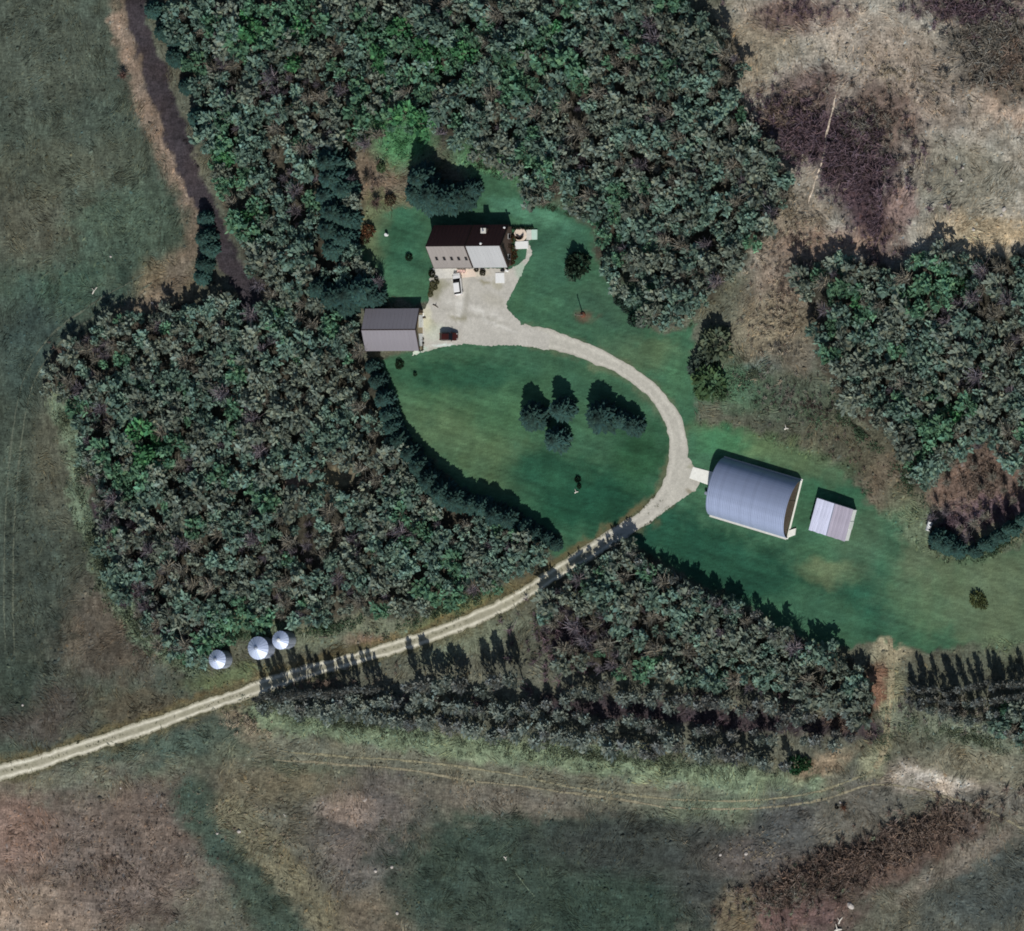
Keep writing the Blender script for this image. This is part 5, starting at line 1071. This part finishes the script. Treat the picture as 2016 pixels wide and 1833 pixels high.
blob_area([(1340,868),(1350,880),(1356,902),(1366,916),(1376,932),(1378,950),(1370,966),(1352,976),(1330,990),(1306,1008),(1296,1004),(1318,974),(1334,945),(1338,905)], 'driveway', 0.055, M['gravel'], A(184,181,170), 'gravel widening of the driveway bend in front of the barn apron', stains=[(1362,970,16,6,30,(128,120,96),.7),(1362,918,10,6,0,(150,150,126),.6)], seed=9)

# long dry grass strands lying over the rough ground, combed by the wind in drifts
def proto_wisp(seed, n=16):
    r = np.random.default_rng(seed); a = r.normal(size=n)*.28; L = r.uniform(.6, 2.0, n); C = r.normal(size=(n, 3))*np.array([1.0, .8, 0])
    C[:, 2] = r.uniform(.05, .22, n); d = np.stack([np.cos(a), np.sin(a), r.normal(size=n)*.05], 1)*L[:, None]*.5
    S = np.stack([-np.sin(a), np.cos(a), np.zeros(n)], 1)*r.uniform(.03, .075, n)[:, None]
    return np.stack([C-d, C+S, C+d, C-S], 1).reshape(-1, 3), np.repeat(r.uniform(.75, 1.3, n), 4)
WI = [proto_wisp(700+i) for i in range(8)]
r = np.random.default_rng(78); N = 9000; X = r.uniform(-130, 130, N); Y = r.uniform(-106, 106, N); U, W2 = inv(X, Y)
ok = (poly_sd(U, W2, LAWN) > 10) & (line_d(U, W2, [(p[0], p[1]) for p in ROAD]) > 19) & (poly_sd(U, W2, YARD) > 12) & (line_d(U, W2, TRAIL) > 30) & (fbm(U/45, W2/45, 140, 3) > r.uniform(.28, .6, N))
for q in (WOOD_N, WOOD_W, WOOD_E, WOOD_S, WOOD_SE): ok &= poly_sd(U, W2, q) > 2
X, Y, U, W2 = X[ok], Y[ok], U[ok], W2[ok]; ANG = fbm(U/160, W2/160, 141, 2)*9+r.normal(size=len(X))*.25; GCW = hc(X, Y); HZW = hz(X, Y)
its = [[None, None, GCW[i]*(1.42 if r.random() < .62 else .55)*(1+np.array([.05, 0, -.05])), X[i], Y[i], HZW[i], r.uniform(.6, 1.4), 1.0, ANG[i], int(r.integers(8))] for i in range(len(X))]
mass(its, WI, 'dry_grass', M['tuft'], 'long dry grass strands lying in drifts over the fields', 79, .2)

# grass creeping up the crown of the two-track and over its edges
r = random.Random(91); its = []
for i in range(900):
    t_ = r.uniform(6, 192); k = int(t_); f = t_-k; a_, b_ = road_s[k], road_s[k+1]; vx, vy = a_[0]+(b_[0]-a_[0])*f, a_[1]+(b_[1]-a_[1])*f
    dx, dy = b_[0]-a_[0], b_[1]-a_[1]; L = math.hypot(dx, dy)
    o = r.gauss(0, 1.6) if r.random() < .35 else r.choice((-1, 1))*r.uniform(.44, .60)*a_[2]
    vx += -dy/L*o; vy += dx/L*o; x, y = P(vx, vy)
    if abs(o) < 6 and fbm(np.array([vx/20]), np.array([vy/20]), 33, 2)[0] < .46: continue
    its.append([None, None, A(104, 106, 82), x, y, .02, r.uniform(.14, .34), r.uniform(.12, .3), r.uniform(0, 6.28), r.randrange(4)])
mass(its, GT, 'verge_grass', M['leaf'], 'grass tufts creeping over the edges and crown of the gravel driveway', 92, .3)

track([(28,1290),(26,1120),(34,950),(56,790),(104,690),(190,622),(300,556)], 3.4, 'wheel_track', (94,100,86), 'pale curved wheel track through the western field')
track([(10,1280),(8,1120),(16,940),(38,780),(86,676),(172,606),(285,538)], 3.2, 'wheel_track', (90,97,84), 'outer one of the two curved wheel tracks in the western field')
# weeds and uneven tufts in the lawn
r = np.random.default_rng(95); N = 5200; X = r.uniform(-60, 128, N); Y = r.uniform(-50, 65, N); U, W2 = inv(X, Y)
ok = (poly_sd(U, W2, LAWN) < -3) & (line_d(U, W2, [(p[0], p[1]) for p in ROAD]) > 18) & (poly_sd(U, W2, YARD) > 2) & (fbm(U/30, W2/30, 150, 3) > r.uniform(.3, .7, N))
ok &= ~((np.abs(X-hx_) < HX+.5) & (np.abs(Y-hy_) < HY+.5)) & ~((np.abs(X-gx_) < GXH+.5) & (np.abs(Y-gy_) < GYH+.5)) & (np.hypot(X-cen[0], Y-cen[1]) > 12) & (np.hypot(X-scen[0], Y-scen[1]) > 6)
X, Y = X[ok], Y[ok]; GCW = hc(X, Y)
mass([[None, None, GCW[i]*r.uniform(.7, 1.5), X[i], Y[i], -.02, r.uniform(.1, .26), r.uniform(.06, .16), r.uniform(0, 6.28), int(r.integers(4))] for i in range(len(X))], GT, 'lawn_weeds', M['tuft'], 'weeds and uneven tufts scattered over the lawn', 96, .2)

track([(1752,1258),(1756,1300),(1754,1350),(1748,1420),(1742,1470),(1722,1512)], 13, 'dirt_trail', (142,134,110), 'worn tan trail through the gap between the south and south-eastern woods')
